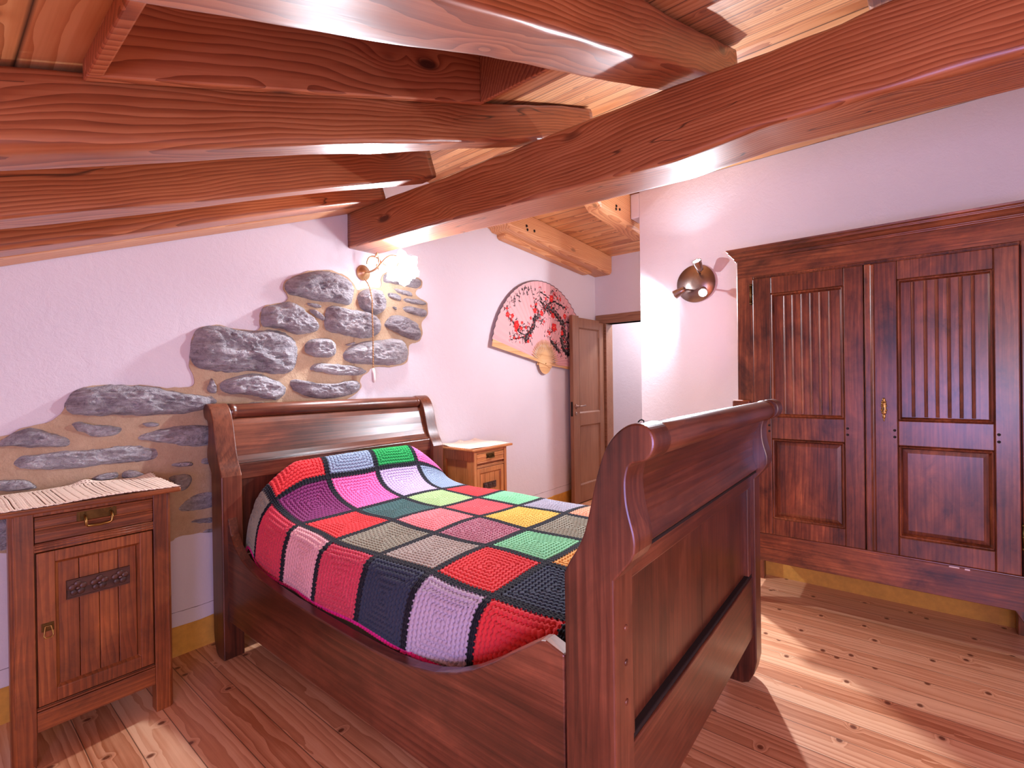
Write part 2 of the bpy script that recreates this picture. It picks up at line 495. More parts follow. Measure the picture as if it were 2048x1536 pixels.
# painted yellow skirting
def skirt(name, fn, a, b, top=0.132):
    n = max(2, int((b-a)/0.03)); vs = []; fs = []
    for i in range(n+1):
        t = a+(b-a)*i/n
        z = top+0.008*(mnoise.noise((t*7, 3.1, 0))+0.5*mnoise.noise((t*31, 1.1, 0)))
        vs += [fn(t, 0.002, 0), fn(t, 0.004, z-0.004), fn(t, 0.0, z), fn(t, 0.0, 0)]
    for i in range(n):
        for j in range(3): fs.append((4*i+j, 4*i+j+1, 4*i+5+j, 4*i+4+j))
    return MB().add(vs, fs).build(name, M['yellow'])
struct(skirt('baseboard_back', lambda t, d, z: (t, YB-d-0.001, z), -1.18, XE), 'ochre yellow painted skirting band')
struct(skirt('baseboard_right', lambda t, d, z: (XR-d-0.001, t, z), -1.38, 1.42, 0.17), 'ochre yellow painted skirting band under the wardrobe')

# boarded ceiling, with the hole of the skylight
SX0, SX1, SY0, SY1 = 0.215, 1.24, 0.675, 1.122
ce = MB()
def slab(mb, x0, x1, y0, y1, th=0.03):
    vs = []
    for z in (0, th):
        for y in (y0, y1):
            for x in (x0, x1): vs.append((x, y, ceil_z(x)+z))
    mb.add(vs, [(0, 2, 3, 1), (4, 5, 7, 6), (0, 1, 5, 4), (2, 6, 7, 3), (0, 4, 6, 2), (1, 3, 7, 5)])
slab(ce, -1.3, SX0, -1.5, YB+.1); slab(ce, SX1, XRIDGE, -1.5, YB+.1); slab(ce, SX0, SX1, -1.5, SY0); slab(ce, SX0, SX1, SY1, YB+.1)
slab(ce, XRIDGE, XE+.12, -1.5, YB+.1)
struct(ce.build('ceiling', M['ceil_left']), 'larch board ceiling')

# skylight well
sk = thing('skylight', (0.73, 0.9, 2.0), 'boxed wooden skylight well between the two nearest rafters', 'skylight')
def sboard(x0, x1, y0, y1, drop, top):
    mb = MB(); vs = []
    for f in (0, 1):
        for y in (y0, y1):
            for x in (x0, x1): vs.append((x, y, ceil_z(x)+(-drop if f == 0 else top)))
    return mb.add(vs, [(0, 2, 3, 1), (4, 5, 7, 6), (0, 1, 5, 4), (2, 6, 7, 3), (0, 4, 6, 2), (1, 3, 7, 5)])
ang = math.atan(S)
def slope_obj(mb, name, mat, parent, bevel=0.004):
    """mesh authored in world space, object turned to follow the roof slope so the grain does too"""
    mw = Matrix.Translation(Vector((0.73, 0.9, 2.0))) @ Matrix.Rotation(-ang, 4, 'Y')
    inv = mw.inverted()
    mb.v = [tuple(inv @ Vector(p)) for p in mb.v]
    o = mb.build(name, mat, None, False, bevel, matrix=mw)
    o.parent = parent; o.matrix_parent_inverse = Matrix.Identity(4)
    o.matrix_basis = Matrix.Rotation(-ang, 4, 'Y')
    return o
slope_obj(sboard(SX0-.02, SX1+.02, SY1-.005, SY1+.02, 0.035, 0.34), 'side_board', M['sky_board'], sk)
slope_obj(sboard(SX0-.02, SX1+.02, SY0-.02, SY0+.005, 0.03, 0.34), 'side_board', M['sky_board'], sk)
slope_obj(sboard(SX0-.02, SX0+.005, SY0+.006, SY1-.006, 0.035, 0.34), 'end_board', M['sky_board'], sk)
slope_obj(sboard(SX1-.005, SX1+.02, SY0+.006, SY1-.006, 0.035, 0.34), 'end_board', M['sky_board'], sk)
slope_obj(sboard(SX0-.02, SX1+.02, SY0-.02, SY1+.02, -0.345, 0.36), 'glass_pane', M['glass'], sk, 0)

# assumed eave window behind the camera, unseen, added for the bluish light
wd = MB().box(-1.26, -1.2, -0.95, -0.90, 0.5, 1.15).box(-1.26, -1.2, -0.20, -0.15, 0.5, 1.15).box(-1.26, -1.2, -0.90, -0.20, 0.5, 0.55).box(-1.26, -1.2, -0.90, -0.20, 1.10, 1.15).box(-1.26, -1.2, -0.565, -0.535, 0.55, 1.10)
wdo = wd.build('assumed_window_1', M['beam_light'], None, False, 0.004); struct(wdo, 'small assumed wooden window in the eave wall, unseen, added for bluish light')
MB().box(-1.235, -1.23, -0.90, -0.20, 0.55, 1.10).build('pane', M['glass'], wdo)

# ------------------------------------------------------------------ roof timbers
def hewn(name, A, B, w, h, mat, label, cat='beam', seed=0, wob=0.006, wane=0.022, crown=None, upref=(0, 0, 1)):
    """hewn timber from A to B (centre line), local X along the length"""
    A, B = Vector(A), Vector(B); L = (B-A).length; X = (B-A).normalized()
    Y = Vector(upref).cross(X).normalized(); Z = X.cross(Y)
    mw = Matrix(((X.x, Y.x, Z.x, A.x), (X.y, Y.y, Z.y, A.y), (X.z, Y.z, Z.z, A.z), (0, 0, 0, 1)))
    n = max(8, int(L/0.035)); vs = []; fs = []
    nz = lambda a, b, c: mnoise.noise((a, b+seed*7.7, c+seed*3.1))
    ring = 0
    for i in range(n+1):
        x = L*i/n
        cs = []
        dz = crown(x) if crown else (0, 0)
        for ci, (sy, sz) in enumerate(((1, 1), (-1, 1), (-1, -1), (1, -1))):
            r = wane*(0.55+0.9*abs(nz(x*2.2, ci*5.0, 1.0))+0.35*nz(x*9, ci*3.0, 2.0))
            r = max(0.004, r)
            cy = sy*w/2+wob*nz(x*1.7, ci*2.0, 4.0); cz = sz*h/2+wob*nz(x*1.9, ci*2.3, 9.0)+(dz[0] if sz > 0 else dz[1])
            pts = []
            for k in range(5):
                th = (k/4)*PI/2+ci*PI/2
                pts.append((cy-sy*r+r*math.cos(th), cz-sz*r+r*math.sin(th)))
            cs += pts
            # mid-face points keep the faces flat
        full = []
        m_ = len(cs)
        for j in range(m_):
            full.append(cs[j])
            if j % 5 == 4:
                a = cs[j]; b = cs[(j+1) % m_]
                for t in (0.06, 0.3, 0.5, 0.7, 0.94):
                    q = (a[0]+(b[0]-a[0])*t, a[1]+(b[1]-a[1])*t)
                    d = 0.0022*nz(x*3.0, q[0]*14, q[1]*14)+0.0012*nz(x*14, q[0]*30, q[1]*30)
                    full.append((q[0]+d*(1 if q[0] > 0 else -1)*(abs(q[0]) > w*.4), q[1]+d*(1 if q[1] > 0 else -1)*(abs(q[1]) > h*.4)))
        ring = len(full)
        vs += [(x, p[0], p[1]) for p in full]
    for i in range(n):
        for j in range(ring):
            fs.append((i*ring+j, i*ring+(j+1) % ring, (i+1)*ring+(j+1) % ring, (i+1)*ring+j))
    fs.append(tuple(range(ring-1, -1, -1))); fs.append(tuple(n*ring+j for j in range(ring)))
    me = bpy.data.meshes.new(name); me.from_pydata(vs, [], fs)
    bm = bmesh.new(); bm.from_mesh(me); bmesh.ops.recalc_face_normals(bm, faces=bm.faces); bm.to_mesh(me); bm.free()
    sm = [True]*len(me.polygons); sm[-1] = sm[-2] = False
    me.polygons.foreach_set('use_smooth', sm)
    me.materials.append(mat)
    o = bpy.data.objects.new(name, me); COL.objects.link(o); o.matrix_world = mw
    tag(o, label, cat, None, 'thing')
    return o

# main purlin: x 1.6..1.8, bottom sags from 2.00 at the wall to 1.945
def main_crown(x):      # x measured from the wall
    y = YB-x
    top = lerp_tab(y, [(-1.3, 2.17), (0.01, 2.184), (0.119, 2.177), (0.375, 2.185), (0.65, 2.192), (1.27, 2.187), (2.52, 2.21)])
    bot = lerp_tab(y, [(-1.3, 1.93), (-0.235, 1.943), (0.308, 1.958), (0.582, 1.934), (1.27, 1.960), (2.507, 2.0)])
    return (top-2.18, bot-1.96)
hewn('purlin', (1.702, YB-0.001, 2.07), (1.702, -1.37, 2.07), 0.205, 0.22, M['beam'], 'massive waney larch beam crossing above the bed to the back wall', 'beam', 3, 0.006, 0.020, main_crown)

def rafter(y, w, x0, x1, seed, label, h=0.134, mat=None, wane=0.02, koff=1.555):
    c = koff+h/2/math.cos(ang)
    A = (x0, y, c+S*x0); B = (x1, y, c+S*x1)
    return hewn('rafter', A, B, w, h, mat or M['beam'], label, 'rafter', seed, 0.008, wane)
rafter(0.563, 0.15, -1.17, 2.1, 11, 'broad rafter nearest overhead, pale lit underside, in front of the skylight', 0.134, None, 0.016)
rafter(1.208, 0.115, -1.17, 2.1, 12, 'rafter directly behind the boxed skylight, large cracked knot', 0.134)
rafter(1.75, 0.118, -1.17, 1.535, 13, 'smooth rafter between the skylight rafter and the wall rafter', 0.134, None, 0.012)
rafter(2.20, 0.17, -1.17, 1.56, 14, 'lowest looking rafter closest to the back wall', 0.134)
rafter(-0.02, 0.14, -1.17, 2.1, 15, 'rafter passing above the camera, its tip at the top edge', 0.14)
# pale batten between last rafter and wall
bt = hewn('batten', (-1.17, 2.40, 1.555+0.02+S*-1.17), (1.59, 2.40, 1.575+S*1.59), 0.2, 0.03, M['beam_light'], 'pale flat board lying along the top of the back wall', 'board', 21, 0.002, 0.006)

# corbelled beams on the far side of the ridge
def corbel(name, y0, y1, x0, x1, z0, z1, label, lower, seed):
    """upper timber and a lower shaped bracket, both along X; z0/z1 underside at x0 / x1"""
    rt = thing(name, (x0, (y0+y1)/2, z0), label, 'beam'); rt['kind'] = 'thing'
    zb = lambda x: z0+(z1-z0)*(x-x0)/(x1-x0)
    ch = 0.03
    prof = [(y0, 0.16), (y0, ch), (y0+ch*.4, ch*.25), (y0+ch, 0), (y1, 0), (y1, 0.16)]
    mb = MB(); n = 24; vs = []
    xs = [x0+(x1-x0)*i/n for i in range(n+1)]
    # ogee nose: the underside rises towards the end
    def nose(x):
        t = max(0, 1-(x-x0)/0.11)
        return 0.10*t*t+0.012*math.sin(min(1, t)*PI*2)
    xs = [x0+0.11*i/10 for i in range(10)]+[x0+0.11+(x1-x0-0.11)*i/16 for i in range(17)]
    for x in xs:
        for (y, q) in prof:
            zz = zb(x)+max(q, min(0.15, nose(x)+q*.6) if q < 0.15 else q)
            vs.append((x, y, min(zz, ceil_z(x)-0.002) if q < .15 else ceil_z(x)-0.002))
    k = len(prof); fs = []
    for i in range(len(xs)-1):
        for j in range(k): fs.append((i*k+j, i*k+(j+1) % k, (i+1)*k+(j+1) % k, (i+1)*k+j))
    fs.append(tuple(range(k))); fs.append(tuple((len(xs)-1)*k+j for j in range(k)))
    mb.add(vs, fs).build('timber', M['beam_light'], rt, False, 0.003)
    if lower:
        lx0, lx1, ly0, ly1, th = lower
        mb = MB()
        vs = []
        for x in (lx0, lx0+.02, lx1-.06, lx1):
            zl = zb(x)
            e = 0.015 if x in (lx0, lx1) else 0
            for (y, z) in ((ly0+e, zl+0.012), (ly0, zl-th*.5), (ly0+.02, zl-th+e), (ly1, zl-th+e), (ly1, zl+0.012)): vs.append((x, y, z))
        fs = []
        for i in range(3):
            for j in range(5): fs.append((i*5+j, i*5+(j+1) % 5, (i+1)*5+(j+1) % 5, (i+1)*5+j))
        fs.append((0, 1, 2, 3, 4)); fs.append((15, 16, 17, 18, 19))
        mb.add(vs, fs).build('bracket_board', M['beam_light'], rt, False, 0.003)
    return rt, zb
cb, zb = corbel('corbel_beam', 2.305, YB-0.001, 2.78, XE-0.001, 2.395, 2.305, 'pale pine corbel beam with shaped nose above the painted fan', (2.95, 4.35, 2.42, YB-0.001, 0.035), 1)
for (x, z) in ((3.055, 2.318), (3.045, 2.345), (3.15, 2.335)):
    MB().lathe([(0.011, 0), (0.011, 0.004), (0.007, 0.006)], (x+.04, 2.304, zb(x+.04)+z-2.31+0.035), (0, -1, 0), 10).build('bolt', M['iron'], cb, True)
cb2, zb2 = corbel('corbel_beam', 1.49, 1.60, 2.72, 3.52, 2.335, 2.29, 'pale pine corbel beam beside the plaster wall corner', None, 2)
for (dx, dz) in ((0, 0), (0.005, 0.022), (0.055, 0.012)):
    MB().lathe([(0.009, 0), (0.009, 0.004), (0.006, 0.006)], (3.02+dx, 1.489, 2.375+dz), (0, -1, 0), 10).build('bolt', M['iron'], cb2, True)
struct(MB().box(XR, XR+.14, 1.421, 1.488, 2.365, ceil_z(XR)-.003).build('trim_1', M['plaster_plain'], None, False, 0.006), 'small plaster block packed beside the corbel beam')

STONES=[[(1.216,1.709),(1.23,1.749),(1.29,1.785),(1.373,1.819),(1.46,1.84),(1.536,1.829),(1.599,1.807),(1.626,1.768),(1.621,1.717),(1.6,1.66),(1.525,1.669),(1.442,1.663),(1.356,1.669),(1.288,1.677),(1.242,1.68)],
[(1.096,1.562),(1.115,1.601),(1.158,1.609),(1.215,1.632),(1.248,1.642),(1.287,1.627),(1.327,1.592),(1.369,1.57),(1.407,1.533),(1.396,1.498),(1.346,1.484),(1.285,1.47),(1.238,1.48),(1.194,1.496),(1.144,1.498),(1.098,1.494)],
[(1.349,1.618),(1.391,1.606),(1.434,1.583),(1.441,1.559),(1.411,1.56),(1.369,1.59)],
[(1.328,1.645),(1.377,1.648),(1.427,1.64),(1.42,1.626),(1.363,1.626)],
[(1.449,1.598),(1.457,1.633),(1.502,1.649),(1.572,1.639),(1.653,1.637),(1.729,1.634),(1.781,1.609),(1.816,1.575),(1.811,1.529),(1.77,1.496),(1.7,1.473),(1.609,1.481),(1.515,1.493),(1.454,1.502),(1.436,1.528)],
[(1.65,1.713),(1.667,1.748),(1.723,1.778),(1.793,1.781),(1.838,1.752),(1.851,1.7),(1.841,1.661),(1.79,1.625),(1.729,1.63),(1.67,1.657)],
[(1.839,1.561),(1.863,1.602),(1.901,1.633),(1.968,1.639),(2.048,1.619),(2.109,1.584),(2.139,1.528),(2.112,1.486),(2.055,1.49),(1.966,1.517),(1.89,1.542)],
[(1.835,1.859),(1.849,1.888),(1.906,1.901),(1.973,1.889),(2.073,1.901),(2.141,1.896),(2.146,1.863),(2.103,1.832),(2.031,1.834),(1.923,1.838),(1.844,1.834)],
[(1.866,1.772),(1.922,1.779),(1.97,1.762),(1.98,1.736),(1.931,1.733),(1.875,1.746)],
[(1.913,1.809),(1.971,1.806),(2.051,1.805),(2.076,1.776),(2.02,1.773),(1.942,1.786)],
[(1.985,1.752),(2.05,1.76),(2.133,1.759),(2.192,1.749),(2.186,1.732),(2.101,1.726),(2.009,1.731)],
[(1.902,1.691),(1.925,1.69),(1.94,1.672),(1.916,1.673)],
[(1.979,1.688),(2.019,1.708),(2.09,1.704),(2.164,1.7),(2.196,1.679),(2.174,1.647),(2.1,1.652),(2.018,1.664)],
[(1.551,1.354),(1.564,1.39),(1.608,1.427),(1.692,1.454),(1.814,1.468),(1.907,1.485),(1.985,1.478),(2.014,1.432),(2.023,1.384),(1.992,1.335),(1.904,1.318),(1.812,1.32),(1.689,1.321),(1.598,1.326)],
[(1.564,1.432),(1.609,1.445),(1.637,1.451),(1.625,1.432),(1.576,1.424)],
[(1.321,1.386),(1.325,1.426),(1.367,1.452),(1.439,1.46),(1.491,1.449),(1.509,1.408),(1.501,1.366),(1.452,1.351),(1.386,1.352),(1.337,1.364)],
[(1.343,1.281),(1.372,1.314),(1.422,1.322),(1.496,1.314),(1.606,1.309),(1.68,1.295),(1.714,1.273),(1.663,1.251),(1.557,1.251),(1.45,1.261),(1.385,1.274)],
[(0.787,1.341),(0.797,1.42),(0.818,1.46),(0.848,1.474),(0.899,1.484),(0.958,1.471),(1.025,1.467),(1.083,1.471),(1.143,1.482),(1.2,1.474),(1.251,1.448),(1.274,1.41),(1.276,1.352),(1.262,1.299),(1.228,1.263),(1.165,1.26),(1.104,1.269),(1.033,1.277),(0.955,1.265),(0.881,1.273),(0.82,1.286),(0.788,1.308)],
[(0.906,1.218),(0.954,1.238),(1.022,1.256),(1.08,1.259),(1.139,1.234),(1.195,1.206),(1.214,1.183),(1.207,1.151),(1.169,1.124),(1.113,1.132),(1.054,1.152),(0.986,1.157),(0.932,1.165),(0.903,1.183)],
[(1.234,1.221),(1.281,1.231),(1.342,1.211),(1.42,1.206),(1.502,1.202),(1.581,1.222),(1.646,1.218),(1.666,1.182),(1.636,1.153),(1.555,1.13),(1.463,1.119),(1.376,1.126),(1.306,1.148),(1.247,1.176)],
[(0.844,1.184),(0.857,1.218),(0.865,1.241),(0.88,1.212),(0.887,1.183),(0.882,1.16),(0.859,1.167)],
[(0.997,1.103),(1.031,1.117),(1.077,1.118),(1.137,1.106),(1.125,1.082),(1.053,1.076)],
[(0.37,1.146),(0.382,1.173),(0.403,1.193),(0.446,1.202),(0.505,1.207),(0.578,1.204),(0.644,1.201),(0.695,1.182),(0.77,1.164),(0.841,1.154),(0.88,1.141),(0.882,1.119),(0.835,1.1),(0.816,1.09),(0.746,1.078),(0.68,1.082),(0.613,1.078),(0.537,1.088),(0.462,1.088),(0.392,1.095),(0.365,1.114)],
[(0.169,1.004),(0.207,1.03),(0.231,1.045),(0.255,1.055),(0.286,1.048),(0.318,1.032),(0.347,1.016),(0.37,1.003),(0.373,0.982),(0.353,0.973),(0.307,0.98),(0.263,0.981),(0.221,0.992),(0.175,0.993)],
[(0.374,1.064),(0.409,1.066),(0.444,1.051),(0.487,1.046),(0.529,1.035),(0.529,1.016),(0.502,1.001),(0.454,1.004),(0.415,1.017),(0.388,1.04)],
[(0.592,1.045),(0.629,1.05),(0.667,1.042),(0.654,1.027),(0.616,1.028)],
[(0.583,0.993),(0.632,1.009),(0.688,1.019),(0.75,1.025),(0.815,1.022),(0.878,1.009),(0.882,0.92),(0.767,0.928),(0.713,0.944),(0.657,0.961),(0.595,0.972)],
[(0.223,0.938),(0.239,0.954),(0.285,0.952),(0.339,0.959),(0.39,0.957),(0.442,0.951),(0.516,0.959),(0.587,0.951),(0.64,0.935),(0.654,0.915),(0.648,0.891),(0.594,0.885),(0.515,0.889),(0.46,0.89),(0.389,0.886),(0.322,0.891),(0.259,0.903),(0.22,0.915)],
[(0.162,0.876),(0.214,0.872),(0.256,0.86),(0.277,0.841),(0.28,0.826),(0.213,0.829),(0.161,0.839)],
[(0.427,0.836),(0.452,0.851),(0.496,0.856),(0.519,0.847),(0.515,0.826),(0.459,0.826)],
[(0.526,0.848),(0.558,0.856),(0.601,0.839),(0.609,0.825),(0.573,0.816),(0.53,0.819)],
[(0.685,0.798),(0.72,0.808),(0.765,0.806),(0.783,0.787),(0.774,0.751),(0.746,0.73),(0.719,0.75),(0.706,0.779)],
[(0.694,0.858),(0.748,0.864),(0.789,0.853),(0.784,0.838),(0.72,0.842)],
[(0.813,0.863),(0.842,0.87),(0.876,0.855),(0.875,0.827),(0.822,0.84)],
[(0.718,0.651),(0.745,0.682),(0.787,0.706),(0.83,0.714),(0.883,0.699),(0.882,0.632),(0.809,0.632),(0.744,0.638)],
[(0.762,0.589),(0.809,0.594),(0.877,0.584),(0.876,0.556),(0.808,0.57)],
[(0.813,0.528),(0.837,0.538),(0.876,0.531),(0.876,0.518),(0.836,0.519)],
[(0.112,0.756),(0.195,0.746),(0.233,0.71),(0.238,0.617),(0.11,0.635)]]
MORTAR=[(0.093,1.027),(0.162,1.023),(0.204,1.032),(0.231,1.05),(0.255,1.061),(0.308,1.068),(0.335,1.085),(0.362,1.133),(0.383,1.177),(0.403,1.199),(0.446,1.208),(0.52,1.21),(0.644,1.206),(0.682,1.194),(0.743,1.196),(0.77,1.196),(0.794,1.205),(0.799,1.222),(0.79,1.252),(0.778,1.286),(0.782,1.352),(0.793,1.425),(0.813,1.466),(0.848,1.481),(0.9,1.491),(0.958,1.478),(1.025,1.474),(1.065,1.473),(1.086,1.484),(1.09,1.5),(1.089,1.561),(1.112,1.608),(1.196,1.626),(1.235,1.648),(1.235,1.673),(1.208,1.701),(1.225,1.755),(1.29,1.793),(1.373,1.829),(1.46,1.85),(1.548,1.843),(1.615,1.817),(1.639,1.77),(1.655,1.757),(1.723,1.787),(1.793,1.792),(1.83,1.812),(1.824,1.857),(1.845,1.897),(1.906,1.911),(2.073,1.911),(2.157,1.904),(2.158,1.849),(2.103,1.824),(2.092,1.782),(2.204,1.756),(2.197,1.72),(2.209,1.676),(2.168,1.634),(2.139,1.603),(2.156,1.53),(2.123,1.474),(2.029,1.461),(2.035,1.385),(2.007,1.321),(1.904,1.306),(1.741,1.303),(1.723,1.273),(1.658,1.233),(1.674,1.181),(1.64,1.142),(1.559,1.112),(1.546,1.056),(1.466,0.913),(1.18,0.654),(0.894,0.527),(0.862,0.52),(0.717,0.535),(0.698,0.511),(0.456,0.526),(0.199,0.616),(0.088,0.63)]
FAN_BR=[(0.03,[(3.953,1.467),(3.87,1.529),(3.847,1.593),(3.897,1.662),(3.863,1.744),(3.793,1.802),(3.725,1.847),(3.636,1.869),(3.56,1.879)]),(0.018,[(3.809,1.474),(3.729,1.529),(3.673,1.564)]),(0.022,[(3.484,1.785),(3.411,1.747),(3.399,1.692),(3.348,1.634),(3.297,1.578),(3.277,1.559)]),(0.006,[(3.337,1.592),(3.221,1.608),(3.156,1.638),(3.111,1.697),(3.058,1.726),(3.037,1.763),(3.033,1.824)]),(0.005,[(3.339,1.675),(3.26,1.669),(3.203,1.653)]),(0.006,[(3.705,1.933),(3.617,1.972),(3.51,2.001)]),(0.005,[(3.797,1.964),(3.729,2.013),(3.707,2.035)]),(0.01,[(3.705,1.946),(3.843,1.918),(3.939,1.896)]),(0.01,[(3.614,1.872),(3.539,1.895),(3.508,1.916)]),(0.008,[(3.463,1.783),(3.464,1.831),(3.423,1.851),(3.445,1.902)]),(0.005,[(3.547,1.766),(3.503,1.713)]),(0.012,[(3.668,1.828),(3.615,1.897),(3.682,1.93)]),(0.008,[(3.863,1.744),(3.936,1.77),(3.998,1.769)]),(0.006,[(3.721,1.681),(3.642,1.637),(3.609,1.654)]),(0.007,[(3.297,1.59),(3.154,1.563),(3.108,1.56)])]
FAN_FL=[(3.683,1.965,0.026),(3.722,1.7,0.032),(3.157,1.678,0.029),(3.146,1.637,0.017),(3.041,1.755,0.018),(3.103,1.747,0.016),(3.423,1.827,0.021),(3.521,1.813,0.021),(3.707,1.807,0.022),(3.907,1.82,0.021),(3.855,1.659,0.019),(3.642,1.643,0.016),(3.36,1.755,0.013),(3.232,1.702,0.011),(3.222,1.654,0.013),(3.594,1.951,0.014),(3.833,1.975,0.016),(3.557,1.742,0.012),(3.681,1.88,0.011),(3.363,1.859,0.011),(3.439,1.883,0.01),(3.289,1.665,0.013),(3.127,1.567,0.01),(3.192,1.574,0.009),(3.316,1.549,0.013),(3.927,1.901,0.012),(3.718,2.011,0.012),(3.786,1.982,0.011),(3.357,1.599,0.011),(3.037,1.802,0.01),(3.574,2.01,0.006)]
FAN_BL=[(3.907,1.564,0.059),(3.729,1.535,0.032),(3.954,1.513,0.047),(3.887,1.733,0.029),(3.581,1.869,0.028),(3.982,1.634,0.04),(3.759,1.837,0.029),(3.297,1.59,0.026)]
FAN_TX=[(3.097,1.877),(3.138,1.882),(3.189,1.894),(3.124,1.846),(3.167,1.928),(3.204,1.939),(3.262,1.944),(3.306,1.959),(3.385,1.972),(3.243,1.974),(3.287,1.994),(3.331,1.998),(3.366,2.009),(3.421,2.001)]

# ------------------------------------------------------------------ stones in the back wall
def inside(p, poly):
    x, y = p; c = False; n = len(poly); j = n-1
    for i in range(n):
        xi, yi = poly[i]; xj, yj = poly[j]
        if (yi > y) != (yj > y) and x < (xj-xi)*(y-yi)/(yj-yi+1e-12)+xi: c = not c
        j = i
    return c
masonry = thing('exposed_stonework', (0.9, YB, 0.5), 'patch of bare grey stones in sandy mortar stepping up the back wall', 'stonework')
masonry['kind'] = 'thing'
# mortar bed: a fine grid clipped by the broken plaster edge
def mortar():
    from mathutils.geometry import tessellate_polygon
    pts = smooth_poly(MORTAR, 2)
    jit = []
    for (x, z) in pts:
        jit.append((x+0.006*mnoise.noise((x*30, z*30, 1)), z+0.006*mnoise.noise((x*30, z*30, 7))))
    xs = [p[0] for p in jit]; zs = [p[1] for p in jit]
    bm = bmesh.new()
    tris = tessellate_polygon([[Vector((p[0], p[1], 0)) for p in jit]])
    front = [bm.verts.new((p[0], YB-0.007, p[1])) for p in jit]
    back = [bm.verts.new((p[0]+0.0, YB+0.002, p[1])) for p in jit]
    for t in tris:
        try: bm.faces.new([front[i] for i in t])
        except ValueError: pass
    n = len(jit)
    for i in range(n): bm.faces.new((front[i], front[(i+1) % n], back[(i+1) % n], back[i]))
    bmesh.ops.recalc_face_normals(bm, faces=bm.faces)
    me = bpy.data.meshes.new('mortar')
    off = masonry.location
    for v in bm.verts: v.co -= off
    bm.to_mesh(me); bm.free(); me.materials.append(M['mortar'])
    o = bpy.data.objects.new('mortar', me); COL.objects.link(o); o.parent = masonry
mortar()
for si, poly in enumerate(STONES):
    P = smooth_poly(poly, 2)
    mx_ = sum(p[0] for p in P)/len(P); mz_ = sum(p[1] for p in P)/len(P)
    P = [(mx_+(p[0]-mx_)*1.04, mz_+(p[1]-mz_)*1.05) for p in P]
    cx = sum(p[0] for p in P)/len(P); cz = sum(p[1] for p in P)/len(P)
    ext = max(max(p[0] for p in P)-min(p[0] for p in P), max(p[1] for p in P)-min(p[1] for p in P))
    thin = min(max(p[0] for p in P)-min(p[0] for p in P), max(p[1] for p in P)-min(p[1] for p in P))
    H = min(0.055, 0.012+0.26*thin)
    if cz < 1.12: H = min(H, 0.022 if cx < .75 else 0.010)
    ang_ = [math.atan2(p[1]-cz, p[0]-cx) for p in P]
    n = len(P); rings = 20; vs = []; fs = []
    for ri in range(rings):
        t = 1-(ri/rings)
        for (px, pz) in P:
            d = 1-t
            hh = H*(1-max(0, 1-d*2.1)**2.4)
            x = cx+(px-cx)*t; z = cz+(pz-cz)*t
            rough = 0.30*H*mnoise.noise((x*14+si*3, z*24, si))+0.22*H*(1-2*abs(mnoise.noise((x*26+z*14, z*44-x*10, si+9.0))))+0.006*mnoise.noise((x*70, z*95, si+4.0))
            tilt = 0.25*H*((z-cz)/max(thin, .05))
            k = min(1, d*5)
            e = 0.006*mnoise.noise((x*40, z*40, si*2.0))*(1-k)
            vs.append((x+e, YB-0.003-(hh+(rough+tilt)*k), z+e))
    vs.append((cx, YB-0.003-H*(1+0.15*mnoise.noise((cx*16, cz*24, si))), cz))
    for ri in range(rings-1):
        for j in range(n): fs.append((ri*n+j, ri*n+(j+1) % n, (ri+1)*n+(j+1) % n, (ri+1)*n+j))
    c0 = (rings-1)*n; last = len(vs)-1
    for j in range(n): fs.append((c0+j, c0+(j+1) % n, last))
    MB().add(vs, fs).build('stone', M['stone'], masonry, True)

# ------------------------------------------------------------------ bed
bed = thing('sleigh_bed', (1.475, 1.4, 0), 'dark walnut sleigh bed with scrolled ends in the middle of the room', 'bed')
BX0, BX1 = 0.825, 2.13
PW = 0.085
PROF = [(0, 0.0), (0, 0.80), (.011, .825), (.030, .853), (.043, .878), (.053, .905), (.063, .945), (.072, .985), (.083, 1.026), (.097, 1.064), (.115, 1.092), (.138, 1.112),
        (.161, 1.12), (.181, 1.117), (.195, 1.104), (.200, 1.083), (.194, 1.062), (.178, 1.047), (.150, 1.043), (.143, 1.02), (.141, 1.0), (.143, .965),
        (.150, .935), (.157, .912), (.160, .891), (.158, .872), (.150, .855), (.124, .822), (.114, .81), (.114, 0.10), (.104, .05), (.085, .012), (.06, 0.0)]
def post_mb(x0, x1, ymap):
    return MB().prism(PROF, x0, x1, lambda p, q, t: (t, ymap(p), q))
def arc_panel(front, back, x0, x1, ymap):
    """sheet between two profile curves (t,z) lists, extruded in x"""
    return MB().prism(list(front)+list(reversed(back)), x0, x1, lambda p, q, t: (t, ymap(p), q))
PROF = PROF[:2]+smooth_open(PROF[1:26], 2)[1:]+PROF[26:]
OUT = [(.143, 1.045), (.130, 1.02), (.118, .995), (.110, .965), (.107, .935), (.108, .905), (.113, .88), (.120, .86), (.122, .85), (.118, .845)]
INN = [(.125, 1.046), (.112, 1.020), (.100, .985), (.090, .945), (.078, .905), (.066, .878), (.052, .858), (.036, .848)]
